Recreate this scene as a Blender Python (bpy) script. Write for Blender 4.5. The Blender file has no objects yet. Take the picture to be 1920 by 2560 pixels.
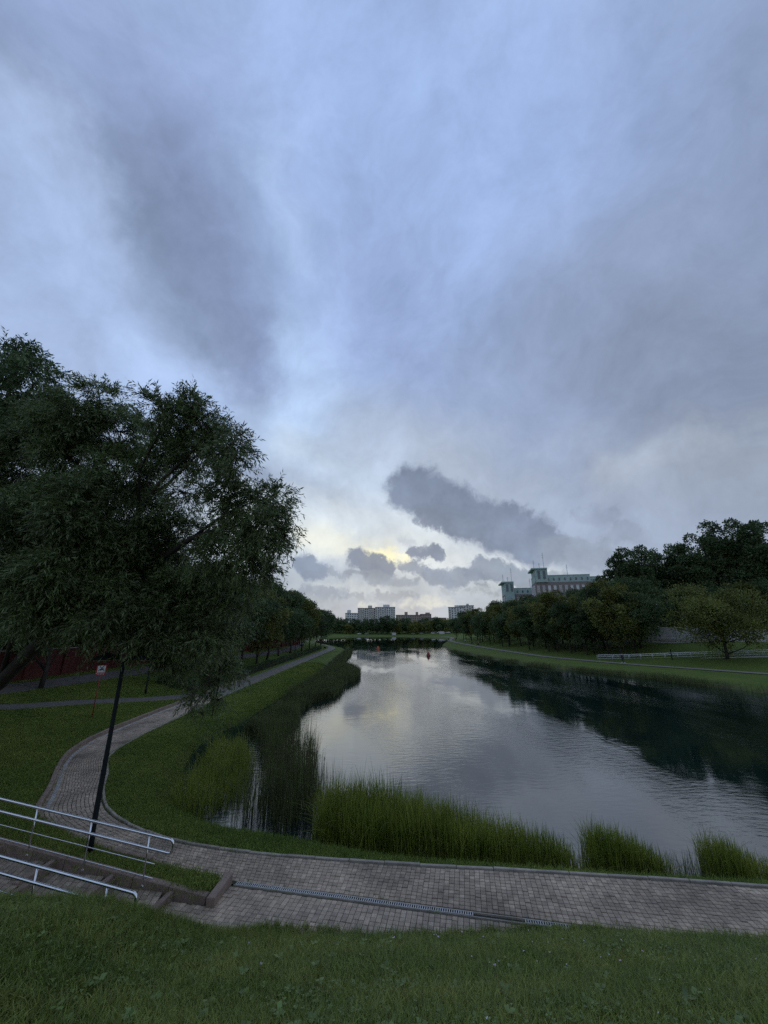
import bpy, math, random
import numpy as np
from mathutils import Vector, Matrix
PI = math.pi
rng = np.random.default_rng(7)
random.seed(7)
S = bpy.context.scene
C = S.collection

# ------------------------------------------------------------------ camera
CAM_Z = 7.0                       # eye height above the water
PITCH = math.radians(16.9)        # tilted up
F = 960.0                         # focal length for a 1920 wide picture
cam = bpy.data.cameras.new('camera'); cam.sensor_fit = 'HORIZONTAL'
cam.sensor_width = 36; cam.lens = 36 * F / 1920; cam.clip_start = .1; cam.clip_end = 4000
camo = bpy.data.objects.new('camera', cam); C.objects.link(camo)
camo.location = (0, 0, CAM_Z); camo.rotation_euler = (PI / 2 + PITCH, 0, 0)
S.camera = camo
cp, sp = math.cos(PITCH), math.sin(PITCH)
def ray(px, py):                  # direction of sight, depth 1
    u = (px - 960) / F; v = (1280 - py) / F
    return (u, cp - v * sp, sp + v * cp)
def W(px, py, D):                 # point seen at a pixel at depth D
    r = ray(px, py); return Vector((r[0] * D, r[1] * D, CAM_Z + r[2] * D))
def G(px, py, z):                 # point seen at a pixel on a level plane
    r = ray(px, py); D = (z - CAM_Z) / r[2]; return (r[0] * D, r[1] * D)

# ------------------------------------------------------------------ sky
def lin(c):
    out = []
    for x in c:
        x /= 255.
        out.append(x / 12.92 if x < .04045 else ((x + .055) / 1.055) ** 2.4)
    return tuple(out)
world = bpy.data.worlds.new("World"); S.world = world; world.use_nodes = True
nt = world.node_tree; nt.nodes.clear(); L = nt.links
def N(t, **k):
    n = nt.nodes.new(t)
    for a, b in k.items(): setattr(n, a, b)
    return n
def vm(op, a, b=None, s=None):
    n = N('ShaderNodeVectorMath', operation=op)
    for i, x in enumerate((a, b)):
        if x is None: continue
        if hasattr(x, 'is_output'): L.new(x, n.inputs[i])
        else: n.inputs[i].default_value = x
    if s is not None:
        if hasattr(s, 'is_output'): L.new(s, n.inputs['Scale'])
        else: n.inputs['Scale'].default_value = s
    return n.outputs['Value'] if op in ('DOT_PRODUCT', 'LENGTH') else n.outputs['Vector']
def mt(op, a, b=0., clamp=False):
    n = N('ShaderNodeMath', operation=op, use_clamp=clamp)
    for i, x in enumerate((a, b)):
        if hasattr(x, 'is_output'): L.new(x, n.inputs[i])
        else: n.inputs[i].default_value = x
    return n.outputs[0]
def mr(x, a, b, c, d, smooth=True):
    n = N('ShaderNodeMapRange', interpolation_type='SMOOTHSTEP' if smooth else 'LINEAR')
    L.new(x, n.inputs['Value'])
    for k, v in zip(('From Min', 'From Max', 'To Min', 'To Max'), (a, b, c, d)): n.inputs[k].default_value = v
    return n.outputs['Result']
def mixc(f, a, b):
    n = N('ShaderNodeMix', data_type='RGBA')
    for s, x in ((n.inputs[0], f), (n.inputs[6], a), (n.inputs[7], b)):
        if hasattr(x, 'is_output'): L.new(x, s)
        elif isinstance(x, float): s.default_value = x
        else: s.default_value = (*x, 1)
    return n.outputs[2]
def noise(vec, scale, detail=3, rough=.5, color=False):
    n = N('ShaderNodeTexNoise'); L.new(vec, n.inputs['Vector'])
    n.inputs['Scale'].default_value = scale; n.inputs['Detail'].default_value = detail
    n.inputs['Roughness'].default_value = rough
    return n.outputs['Color'] if color else n.outputs['Fac']
tc = N('ShaderNodeTexCoord')
P0 = vm('NORMALIZE', tc.outputs['Generated'])
sep = N('ShaderNodeSeparateXYZ'); L.new(P0, sep.inputs[0]); Z = sep.outputs['Z']
def warp(n, amp):
    return vm('ADD', P0, vm('SCALE', vm('SUBTRACT', n, (.5, .5, .5)), None, amp))
nA = noise(P0, 1.6, 4, .55, True); nB = noise(P0, 11., 5, .6, True)
PS = warp(nA, .34)                # soft, wide clouds
PC = warp(nB, .085)               # small heaped clouds near the horizon
# cloud deck coordinates: streaks converge with distance
zc = mt('ADD', mt('MAXIMUM', Z, 0.), .16)
inv = mt('DIVIDE', 1., zc)
Q = vm('SCALE', P0, None, inv)
def ud(px, py): return Vector(ray(px, py)).normalized()
col = mixc(mr(Z, .02, .75, 0., 1.), lin((164, 171, 184)), lin((146, 163, 194)))
def stroke(col, a, b, r0, r1, c, amt, P, turb, shade=None):
    A, B = ud(*a), ud(*b); AB = B - A; l2 = max(AB.length_squared, 1e-6)
    d = vm('SUBTRACT', P, tuple(A))
    t = mr(vm('DOT_PRODUCT', d, tuple(AB / l2)), 0., 1., 0., 1., False)
    e = vm('SUBTRACT', d, vm('SCALE', tuple(AB), None, t))
    f = mr(mt('ADD', vm('LENGTH', e), turb), r0, r1, amt, 0.)
    if shade is None: return mixc(f, col, lin(c))
    return mixc(f, col, vm('SCALE', lin(c), None, shade))
SOFT = [  # start, end, core radius, outer radius, colour, amount
 ((1350, 450), (1500, 1050), .05, .45, (134, 146, 178), .7),
 ((1850, 350), (1950, 1100), .02, .40, (132, 144, 174), .65),
 ((1500, 800), (1900, 1080), .05, .24, (129, 138, 160), .6),
 ((850, 120), (1250, 420), .0, .42, (153, 174, 218), .75),
 ((640, 420), (1000, 760), .0, .34, (158, 178, 222), .8),
 ((1100, 1150), (1900, 1230), .0, .16, (155, 162, 176), .7),
 ((1500, 1200), (1900, 1160), .0, .06, (170, 176, 190), .45),
 ((1250, 960), (1800, 640), .0, .10, (142, 156, 188), .5),
 ((-60, 60), (360, 540), .08, .25, (125, 139, 169), .85),
 ((250, 430), (570, 830), .115, .19, (122, 135, 163), .92),
 ((420, 760), (560, 900), .0, .13, (116, 128, 152), .6),
 ((560, 860), (720, 1000), .02, .14, (128, 140, 168), .8),
 ((480, 460), (660, 860), .03, .17, (130, 143, 178), .75),
 ((150, 20), (420, 200), .0, .22, (150, 165, 206), .6),
 ((-20, 330), (150, 560), .0, .13, (163, 179, 212), .85),
 ((60, 620), (400, 920), .0, .20, (162, 179, 214), .8),
 ((330, 900), (560, 1010), .0, .12, (168, 186, 222), .75),
 ((0, 560), (60, 900), .0, .22, (160, 176, 212), .5),
 ((620, 380), (760, 800), .0, .17, (162, 182, 220), .6),
 ((640, 430), (740, 680), .0, .06, (172, 192, 228), .5),
 ((720, 820), (820, 1080), .0, .11, (170, 190, 224), .75),
 ((760, 1060), (1000, 1180), .0, .17, (172, 191, 222), .8),
 ((780, 1130), (1060, 1250), .0, .13, (186, 198, 214), .7),
 ((900, 700), (1080, 960), .0, .18, (142, 156, 194), .6),
 ((960, 1130), (1300, 1240), .0, .19, (172, 181, 200), .7),
]
LOW = [
 ((620, 1310), (1080, 1340), 0.000, 0.150, (206, 212, 219), .95),
 ((1000, 1385), (1350, 1465), 0.000, 0.100, (214, 216, 218), .95),
 ((760, 1340), (960, 1385), 0.000, 0.058, (222, 220, 210), .9),
 ((925, 1388), (1010, 1398), 0.000, 0.032, (250, 240, 200), 1.),
 ((740, 1470), (1340, 1500), 0.010, 0.075, (168, 175, 184), .85),
 ((790, 1470), (960, 1475), 0.000, 0.030, (196, 200, 204), .7),
 ((1060, 1500), (1130, 1505), 0.000, 0.028, (204, 203, 198), .8),
 ((1030, 1225), (1150, 1280), 0.045, .082, (115, 126, 148), .95),
 ((1150, 1280), (1330, 1345), 0.045, .078, (115, 125, 146), .95),
 ((1060, 1290), (1370, 1365), 0.022, 0.041, (118, 128, 148), .9),
 ((1290, 1300), (1400, 1350), 0.012, 0.034, (120, 129, 150), .8),
 ((1380, 1375), (1500, 1385), 0.020, 0.047, (134, 142, 158), .8),
 ((1470, 1285), (1530, 1300), 0.010, 0.028, (134, 142, 162), .6),
 ((1545, 1330), (1600, 1345), 0.010, 0.030, (138, 146, 164), .6),
 ((620, 1165), (670, 1200), 0.010, 0.041, (128, 139, 163), .7),
 ((765, 1415), (800, 1425), 0.022, 0.038, (124, 135, 156), .95),
 ((895, 1392), (950, 1425), 0.022, 0.036, (120, 130, 150), .95),
 ((1030, 1380), (1100, 1384), 0.014, 0.025, (118, 128, 148), .95),
 ((920, 1448), (1040, 1455), 0.008, 0.022, (140, 149, 164), .85),
 ((1000, 1410), (1120, 1440), 0.010, 0.024, (128, 138, 156), .9),
 ((1080, 1435), (1180, 1445), 0.018, 0.033, (128, 138, 156), .9),
 ((1190, 1425), (1330, 1452), 0.022, 0.036, (128, 138, 156), .9),
 ((1290, 1450), (1480, 1470), 0.020, 0.040, (136, 144, 159), .8),
 ((860, 1488), (1040, 1490), 0.006, 0.014, (146, 154, 166), .8),
 ((1120, 1478), (1300, 1490), 0.006, 0.017, (150, 157, 167), .75),
 ((700, 1478), (860, 1482), 0.010, 0.022, (140, 148, 164), .85),
 ((640, 1500), (900, 1506), 0.003, 0.016, (158, 165, 175), .7),
 ((1130, 1500), (1420, 1508), 0.003, 0.018, (160, 166, 176), .7),
 ((830, 1432), (900, 1440), 0.008, 0.019, (134, 143, 160), .8),
 ((1000, 1350), (1060, 1362), 0.000, 0.020, (170, 176, 188), .6),
 ((900, 1512), (1120, 1514), 0.000, 0.014, (204, 203, 198), .7),
]
sB = N('ShaderNodeSeparateColor'); L.new(nB, sB.inputs[0])
tS = mt('MULTIPLY', mt('SUBTRACT', sB.outputs[0], .5), .13)
nC = noise(PC, 30., 4, .6)
tC = mt('MULTIPLY', mt('SUBTRACT', nC, .5), .048)
shC = mt('ADD', mt('ADD', mt('MULTIPLY', sB.outputs[2], .62), mt('MULTIPLY', nC, .25)), .60)
for s in SOFT: col = stroke(col, *s, PS, tS)
for s in LOW: col = stroke(col, *s, PC, tC, shC if max(s[5 - 1]) < 172 else None)
# mottling all round the sky
m1 = noise(Q, 1.1, 3, .55); m2 = noise(PS, 4.2, 7, .66)
k = mt('ADD', mt('MULTIPLY', m1, .22), mt('MULTIPLY', m2, .90))
col = vm('MULTIPLY', col, None) if False else vm('SCALE', col, None, mt('ADD', k, .45))
SUN_AZ, SUN_EL = math.radians(1.5), math.radians(9)
sky = N('ShaderNodeTexSky'); sky.sky_type = 'NISHITA'; sky.sun_disc = False
sky.sun_elevation = SUN_EL; sky.sun_rotation = SUN_AZ
col10 = vm('MULTIPLY', col, (9.2, 9.65, 9.7))
thick = mixc(.985, sky.outputs[0], (0, 0, 0)); L.new(col10, thick.node.inputs[7])
bg = N('ShaderNodeBackground'); bg.inputs['Strength'].default_value = .1
L.new(thick, bg.inputs['Color'])
wo = N('ShaderNodeOutputWorld'); L.new(bg.outputs[0], wo.inputs[0])
world.cycles.sampling_method = 'MANUAL'; world.cycles.sample_map_resolution = 512
sun = bpy.data.lights.new('sun', 'SUN'); sun.energy = .06; sun.angle = math.radians(85); sun.color = (1, .9, .72)
suno = bpy.data.objects.new('sun', sun); C.objects.link(suno)
suno.rotation_euler = Vector((-math.sin(SUN_AZ) * math.cos(SUN_EL), -math.cos(SUN_AZ) * math.cos(SUN_EL), -math.sin(SUN_EL))).to_track_quat('-Z', 'Y').to_euler()
S.view_settings.view_transform = 'Standard'; S.view_settings.look = 'None'
S.view_settings.exposure = .28; S.view_settings.gamma = 1; S.view_settings.use_curve_mapping = False
S.cycles.use_denoising = False
S.cycles.max_bounces = 6; S.cycles.diffuse_bounces = 3; S.cycles.glossy_bounces = 3
S.cycles.transparent_max_bounces = 4; S.cycles.transmission_bounces = 3
S.cycles.caustics_reflective = False; S.cycles.caustics_refractive = False

# ------------------------------------------------------------------ materials
MATS = {}
def material(name, c, rough=.8, var=.25, nscale=6., c2=None, bump=0., bscale=40., metal=0., attr=False, trans=0., objrand=0., spec=.5, detail=5, stain=0.):
    m = bpy.data.materials.new(name); m.use_nodes = True; t = m.node_tree; l = t.links
    b = t.nodes['Principled BSDF']; out = t.nodes['Material Output']
    g = t.nodes.new('ShaderNodeNewGeometry'); tcn = t.nodes.new('ShaderNodeTexCoord')
    no = t.nodes.new('ShaderNodeTexNoise'); l.new(g.outputs['Position'], no.inputs['Vector'])
    no.inputs['Scale'].default_value = nscale; no.inputs['Detail'].default_value = detail; no.inputs['Roughness'].default_value = .6
    mx = t.nodes.new('ShaderNodeMix'); mx.data_type = 'RGBA'
    r = t.nodes.new('ShaderNodeMapRange'); l.new(no.outputs['Fac'], r.inputs[0]); r.inputs[1].default_value = .3; r.inputs[2].default_value = .7
    l.new(r.outputs[0], mx.inputs[0])
    a = tuple(x * (1 - var) for x in c); bb = c2 if c2 else tuple(min(1, x * (1 + var)) for x in c)
    mx.inputs[6].default_value = (*a, 1); mx.inputs[7].default_value = (*bb, 1)
    colr = mx.outputs[2]
    def scale_by(colr, src, lo, hi):
        rr = t.nodes.new('ShaderNodeMapRange'); l.new(src, rr.inputs[0]); rr.inputs[3].default_value = lo; rr.inputs[4].default_value = hi
        v = t.nodes.new('ShaderNodeVectorMath'); v.operation = 'SCALE'; l.new(colr, v.inputs[0]); l.new(rr.outputs[0], v.inputs['Scale'])
        return v.outputs[0]
    if stain:
        n3 = t.nodes.new('ShaderNodeTexNoise'); l.new(g.outputs['Position'], n3.inputs['Vector']); n3.inputs['Scale'].default_value = .55; n3.inputs['Detail'].default_value = 7; n3.inputs['Roughness'].default_value = .65
        r3 = t.nodes.new('ShaderNodeMapRange'); l.new(n3.outputs['Fac'], r3.inputs[0]); r3.inputs[1].default_value = .32; r3.inputs[2].default_value = .68
        colr = scale_by(colr, r3.outputs[0], 1 - stain, 1 + stain)
    if attr:
        at = t.nodes.new('ShaderNodeAttribute'); at.attribute_name = 'tint'
        colr = scale_by(colr, at.outputs['Fac'], .5, 1.55)
    if objrand:
        oi = t.nodes.new('ShaderNodeObjectInfo'); colr = scale_by(colr, oi.outputs['Random'], 1 - objrand, 1 + objrand)
    l.new(colr, b.inputs['Base Color']); b.inputs['Roughness'].default_value = rough
    b.inputs['Metallic'].default_value = metal; b.inputs['Specular IOR Level'].default_value = spec
    if bump:
        n2 = t.nodes.new('ShaderNodeTexNoise'); l.new(g.outputs['Position'], n2.inputs['Vector'])
        n2.inputs['Scale'].default_value = bscale; n2.inputs['Detail'].default_value = 6
        bu = t.nodes.new('ShaderNodeBump'); bu.inputs['Strength'].default_value = bump; bu.inputs['Distance'].default_value = .02
        l.new(n2.outputs['Fac'], bu.inputs['Height']); l.new(bu.outputs[0], b.inputs['Normal'])
    if trans:
        tr = t.nodes.new('ShaderNodeBsdfTranslucent'); l.new(colr, tr.inputs[0])
        ms = t.nodes.new('ShaderNodeMixShader'); ms.inputs[0].default_value = trans
        l.new(b.outputs[0], ms.inputs[1]); l.new(tr.outputs[0], ms.inputs[2]); l.new(ms.outputs[0], out.inputs['Surface'])
    MATS[name] = m; return m
M = material
M('leaf_dark', (.080, .120, .048), .6, .35, .35, attr=True, trans=.25, objrand=.2, spec=.3)
M('leaf_mid', (.145, .158, .038), .6, .35, .35, attr=True, trans=.25, objrand=.2, spec=.3)
M('leaf_yellow', (.160, .178, .042), .6, .35, .3, attr=True, trans=.25, objrand=.1, spec=.3)
M('leaf_willow', (.125, .168, .060), .45, .3, .5, attr=True, trans=.3, spec=.5)
M('bark', (.040, .033, .026), .9, .35, 3, bump=.6, bscale=12)
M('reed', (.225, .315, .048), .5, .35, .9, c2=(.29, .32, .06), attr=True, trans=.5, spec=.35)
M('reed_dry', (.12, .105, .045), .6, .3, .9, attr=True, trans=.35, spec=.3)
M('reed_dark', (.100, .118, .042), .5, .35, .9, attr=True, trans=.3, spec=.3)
M('blade', (.19, .275, .058), .5, .3, .7, c2=(.27, .29, .075), attr=True, trans=.35, objrand=.3, spec=.35)
M('blade_lawn', (.185, .275, .055), .6, .3, .3, c2=(.24, .28, .065), attr=True, trans=.3, objrand=.3, spec=.25)
M('dry_blade', (.26, .21, .12), .7, .3, 1., attr=True, trans=.3)
M('clover', (.13, .19, .05), .5, .25, 1.5, attr=True, trans=.25)
M('petal', (.62, .60, .60), .6, .1, 5)
M('petal_pink', (.55, .38, .52), .6, .1, 5)
M('paver_grey', (.345, .268, .198), .85, .18, 5, attr=True, bump=.35, bscale=60, stain=.45)
for i, cc in enumerate([(.350, .280, .212), (.325, .250, .188), (.285, .225, .172), (.335, .265, .198)]):
    M(f'paver_{"abcd"[i]}', cc, .85, .16, 7, bump=.4, bscale=60, objrand=.12, stain=.45)
M('joint_sand', (.10, .085, .066), .95, .3, 9, c2=(.055, .07, .035), bump=.5)
M('kerb_pink', (.27, .195, .155), .85, .2, 3, bump=.5, bscale=50, objrand=.1)
M('kerb_grey', (.31, .27, .225), .85, .25, 3, bump=.5, bscale=50, objrand=.15)
M('gutter', (.36, .34, .31), .85, .3, 4, bump=.5)
M('steel', (.78, .78, .80), .2, .06, 8, metal=1.)
M('steel_far', (.66, .67, .69), .35, .05, 8, metal=.3)
M('galvanised', (.36, .37, .38), .38, .15, 12, metal=.7)
M('dark_metal', (.010, .013, .013), .75, .2, 8, spec=.15)
M('channel', (.10, .10, .095), .9, .3, 9)
M('red_paint', (.30, .035, .03), .5, .12, 6)
M('sign_white', (.72, .72, .72), .5, .05, 6)
M('sign_black', (.02, .02, .02), .6, .05, 6)
M('sign_red', (.42, .03, .04), .5, .06, 6)
M('lens', (.55, .55, .52), .3, .05, 6)
M('brick_red', (.115, .028, .022), .9, .3, 2.5, bump=.5, bscale=20)
M('coping', (.34, .31, .28), .85, .25, 2)
M('concrete', (.44, .43, .42), .9, .22, .8, bump=.4, bscale=8)
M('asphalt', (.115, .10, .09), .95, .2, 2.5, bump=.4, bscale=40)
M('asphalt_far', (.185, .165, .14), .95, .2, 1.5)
M('mint', (.36, .46, .435), .8, .12, .4)
M('mint_dark', (.27, .36, .345), .8, .12, .4)
M('brown_panel', (.22, .185, .18), .85, .15, .5)
M('pale_panel', (.45, .42, .41), .85, .12, .4)
M('window_glass', (.09, .11, .14), .12, .2, .4)
M('blind', (.62, .63, .65), .6, .1, .6)
M('flat_white', (.74, .73, .71), .85, .12, .3)
M('flat_cream', (.62, .58, .53), .85, .12, .3)
M('flat_brown', (.36, .28, .24), .85, .15, .3)
M('roof_dark', (.10, .10, .105), .85, .2, .6)
M('skin', (.42, .26, .19), .5, .05, 4)
M('navy', (.015, .018, .035), .85, .2, 9)
M('black_cloth', (.02, .02, .022), .9, .2, 9)
M('white_cloth', (.65, .65, .65), .8, .1, 9)
M('green_cloth', (.05, .22, .10), .8, .1, 9)
M('hair', (.03, .02, .015), .8, .2, 9)
M('float_orange', (.50, .14, .05), .5, .12, 5)
M('float_red', (.22, .03, .025), .5, .15, 5)
M('car_white', (.65, .66, .68), .3, .04, 3)
M('car_grey', (.28, .29, .31), .3, .05, 3)
M('rubber', (.02, .02, .02), .85, .1, 5)
M('wood_slat', (.16, .11, .07), .8, .25, 5)
M('reed_stem', (.10, .07, .04), .8, .2, 5)

# ------------------------------------------------------------------ mesh helpers
def fast_mesh(name, V, faces, mats, tint=None, smooth=False, mi=None):
    """V (n,3); faces (m,k) array of one polygon size, or a list of arrays"""
    me = bpy.data.meshes.new(name)
    fl = faces if isinstance(faces, list) else [faces]
    fl = [np.asarray(f, dtype=np.int32) for f in fl if len(f)]
    me.vertices.add(len(V)); me.vertices.foreach_set('co', np.asarray(V, dtype=np.float32).ravel())
    idx = np.concatenate([f.ravel() for f in fl]); sizes = np.concatenate([np.full(len(f), f.shape[1]) for f in fl])
    me.loops.add(len(idx)); me.loops.foreach_set('vertex_index', idx)
    me.polygons.add(len(sizes))
    me.polygons.foreach_set('loop_start', np.concatenate([[0], np.cumsum(sizes)[:-1]]).astype(np.int32))
    if mi is not None: me.polygons.foreach_set('material_index', np.asarray(mi, dtype=np.int32))
    me.polygons.foreach_set('use_smooth', np.full(len(sizes), smooth))
    if tint is not None:
        a = me.attributes.new('tint', 'FLOAT', 'POINT'); a.data.foreach_set('value', np.asarray(tint, dtype=np.float32))
    for m in (mats if isinstance(mats, (list, tuple)) else [mats]): me.materials.append(MATS[m])
    me.update(); me.validate(clean_customdata=False)
    return me
class MB:
    """collects boxes, tubes, lathes into one mesh"""
    def __init__(s): s.v = []; s.f = []; s.m = []; s.cur = 0
    def add(s, vs, fs):
        o = len(s.v); s.v += [tuple(v) for v in vs]
        for f in fs: s.f.append(tuple(i + o for i in f)); s.m.append(s.cur)
        return s
    def box(s, c, size, rz=0., bev=0.):
        hx, hy, hz = (x / 2 for x in size); ca, sa = math.cos(rz), math.sin(rz)
        vs = []
        if not bev:
            pts = [(x, y, z) for z in (-hz, hz) for x, y in ((-hx, -hy), (hx, -hy), (hx, hy), (-hx, hy))]
            fs = [(3, 2, 1, 0), (4, 5, 6, 7), (0, 1, 5, 4), (1, 2, 6, 5), (2, 3, 7, 6), (3, 0, 4, 7)]
        else:
            pts = [(x, y, z) for z in (-hz, hz - bev) for x, y in ((-hx, -hy), (hx, -hy), (hx, hy), (-hx, hy))]
            pts += [(x, y, hz) for x, y in ((-hx + bev, -hy + bev), (hx - bev, -hy + bev), (hx - bev, hy - bev), (-hx + bev, hy - bev))]
            fs = [(3, 2, 1, 0), (8, 9, 10, 11)] + [(i, (i + 1) % 4, 4 + (i + 1) % 4, 4 + i) for i in range(4)] + [(4 + i, 4 + (i + 1) % 4, 8 + (i + 1) % 4, 8 + i) for i in range(4)]
        for x, y, z in pts: vs.append((c[0] + x * ca - y * sa, c[1] + x * sa + y * ca, c[2] + z))
        return s.add(vs, fs)
    def tube(s, pts, rad, n=8, caps=True):
        pts = [Vector(p) for p in pts]; k = len(pts)
        rad = rad if isinstance(rad, (list, tuple)) else [rad] * k
        up = Vector((0, 0, 1)); vs = []; fs = []; prev = None
        for i, p in enumerate(pts):
            d = (pts[min(i + 1, k - 1)] - pts[max(i - 1, 0)]).normalized()
            if prev is None:
                a = d.cross(up if abs(d.z) < .95 else Vector((1, 0, 0))).normalized()
            else: a = (prev - d * prev.dot(d)).normalized()
            prev = a; b = d.cross(a)
            for j in range(n):
                t = 2 * PI * j / n; vs.append(p + (a * math.cos(t) + b * math.sin(t)) * rad[i])
        for i in range(k - 1):
            for j in range(n): fs.append((i * n + j, i * n + (j + 1) % n, (i + 1) * n + (j + 1) % n, (i + 1) * n + j))
        if caps: fs += [tuple(range(n))[::-1], tuple((k - 1) * n + j for j in range(n))]
        return s.add(vs, fs)
    def lathe(s, prof, c=(0, 0, 0), n=16):
        vs = []; fs = []
        for r, z in prof:
            for j in range(n): t = 2 * PI * j / n; vs.append((c[0] + r * math.cos(t), c[1] + r * math.sin(t), c[2] + z))
        for i in range(len(prof) - 1):
            for j in range(n): fs.append((i * n + j, i * n + (j + 1) % n, (i + 1) * n + (j + 1) % n, (i + 1) * n + j))
        return s.add(vs, fs)
    def prism(s, poly, z0, z1):
        n = len(poly)
        vs = [(x, y, z0) for x, y in poly] + [(x, y, z1) for x, y in poly]
        return s.add(vs, [tuple(range(n))[::-1], tuple(range(n, 2 * n))] + [(i, (i + 1) % n, n + (i + 1) % n, n + i) for i in range(n)])
    def mesh(s, name, mats, smooth=False):
        me = bpy.data.meshes.new(name); me.from_pydata(s.v, [], s.f)
        for m in (mats if isinstance(mats, (list, tuple)) else [mats]): me.materials.append(MATS[m])
        me.polygons.foreach_set('material_index', s.m)
        if smooth: me.polygons.foreach_set('use_smooth', [True] * len(s.f))
        me.update(); return me
    def build(s, name, mats, parent=None, smooth=False):
        return link(name, s.mesh(name, mats, smooth), parent)
def link(name, me, parent=None):
    o = bpy.data.objects.new(name, me); C.objects.link(o)
    if parent is not None: o.parent = parent
    return o
def tag(o, label=None, cat=None, group=None, kind=None):
    if label: o['label'] = label
    if cat: o['category'] = cat
    if group: o['group'] = group
    if kind: o['kind'] = kind
    return o
def empty(name, loc=(0, 0, 0), rz=0):
    o = bpy.data.objects.new(name, None); C.objects.link(o); o.location = loc; o.rotation_euler = (0, 0, rz); o.empty_display_size = .2
    return o
def copy_tree(o, parent=None):
    c = o.copy(); C.objects.link(c)
    if parent is not None: c.parent = parent
    for ch in list(o.children): copy_tree(ch, c)
    return c
ORD = ['nearest', 'second', 'third', 'fourth', 'fifth', 'sixth', 'seventh', 'eighth', 'ninth', 'tenth', 'eleventh', 'twelfth', 'thirteenth', 'fourteenth', 'fifteenth', 'sixteenth', 'seventeenth', 'eighteenth', 'nineteenth', 'twentieth', 'twenty-first', 'twenty-second', 'twenty-third', 'twenty-fourth', 'twenty-fifth', 'twenty-sixth', 'twenty-seventh', 'twenty-eighth', 'twenty-ninth', 'thirtieth']
FIRST = ['first'] + ORD[1:]

# ------------------------------------------------------------------ plan of the place
def chaikin(p, k=2, closed=False):
    p = np.asarray(p, float)
    for _ in range(k):
        a = p if closed else p[:-1]; b = np.roll(p, -1, 0) if closed else p[1:]
        q = np.empty((2 * len(a), 2)); q[0::2] = a * .75 + b * .25; q[1::2] = a * .25 + b * .75
        p = q if closed else np.vstack([p[:1], q, p[-1:]])
    return p
def resample(p, step):
    p = np.asarray(p); s = np.concatenate([[0], np.cumsum(np.linalg.norm(np.diff(p, axis=0), axis=1))])
    n = max(2, int(s[-1] / step)); t = np.linspace(0, s[-1], n)
    return np.stack([np.interp(t, s, p[:, i]) for i in range(2)], 1)
def inpoly(x, y, poly):
    r = np.zeros(x.shape, bool); n = len(poly)
    for i in range(n):
        x0, y0 = poly[i]; x1, y1 = poly[(i + 1) % n]
        if y0 == y1: continue
        r ^= ((y0 > y) != (y1 > y)) & (x < (x1 - x0) * (y - y0) / (y1 - y0) + x0)
    return r
def dline(x, y, p, closed=False):
    p = np.asarray(p); d = np.full(x.shape, 1e9); n = len(p)
    for i in range(n if closed else n - 1):
        a = p[i]; b = p[(i + 1) % n]; ab = b - a; l2 = ab @ ab
        if l2 < 1e-12: continue
        t = np.clip(((x - a[0]) * ab[0] + (y - a[1]) * ab[1]) / l2, 0, 1)
        d = np.minimum(d, np.hypot(x - a[0] - t * ab[0], y - a[1] - t * ab[1]))
    return d
def sdist(x, y, poly):            # positive outside
    d = dline(x, y, poly, True); return np.where(inpoly(x, y, poly), -d, d)
PZ = .70
shore_left = [G(762, 2112, 0), G(599, 2088, 0), G(499, 2064, 0), G(457, 2022, 0), G(448, 1962, 0), G(462, 1905, 0), G(505, 1853, 0),
              (-11.0, 33.5), (-10.9, 44.5), (-11, 60), (-11, 83), (-11.6, 110), (-12.6, 140), (-18, 158), (-30, 190), (-42, 240), (-48, 300), (-46, 352)]
shore_far = [(-20, 366), (5, 372), (30, 352), (44, 300), (42, 250)]
shore_right = [(32, 212), (24, 170), (22.6, 145), (24, 118), (26.8, 98), (29, 80.6), (34, 70), (38.8, 62), (41, 54), (43, 47), (50, 38), (66, 30), (95, 24)]
shore_near = [(95, 2), (60, 7), (30, 11.6), (20, 12.8), (10, 13.5), (6, 13.95), (3, 14.35), (0, 14.75)]
POND = chaikin(shore_left + shore_far + shore_right + shore_near, 2, True)
inner = [(62, 4.8), (30, 9.4), (20, 10.75), (9.81, 12.15), (5, 12.72), (0, 13.2), (-4.27, 13.8), G(428, 2099, PZ), G(335, 2066, PZ), G(278, 2031, PZ), G(262, 2004, PZ), G(258, 1975, PZ),
         (-12.6, 20.2), G(274, 1889, PZ), (-14.9, 26), G(428, 1803, PZ), (-15.3, 36), (-15.4, 46), (-15.6, 75), (-15.8, 110), (-16.4, 138), (-21, 156), (-33, 190), (-46, 240), (-53, 300), (-53, 360)]
outer = [(61, 2.4), (29.6, 6.9), (19.6, 8.3), (9.4, 9.8), (4.6, 10.72), (-.3, 11.66), (-4.05, 12.35), (-6.2, 12.95), (-8.5, 13.75), (-10.6, 14.75), (-12.3, 16.1), (-13.6, 18.2),
         (-15.2, 20.6), (-16.5, 22.9), (-17.4, 26), (-17.8, 30.6), (-18.0, 36), (-18.1, 46), (-18.3, 75), (-18.5, 110), (-19.1, 139), (-23.4, 158), (-35.4, 192), (-48.6, 241), (-56, 300), (-56, 362)]
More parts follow.
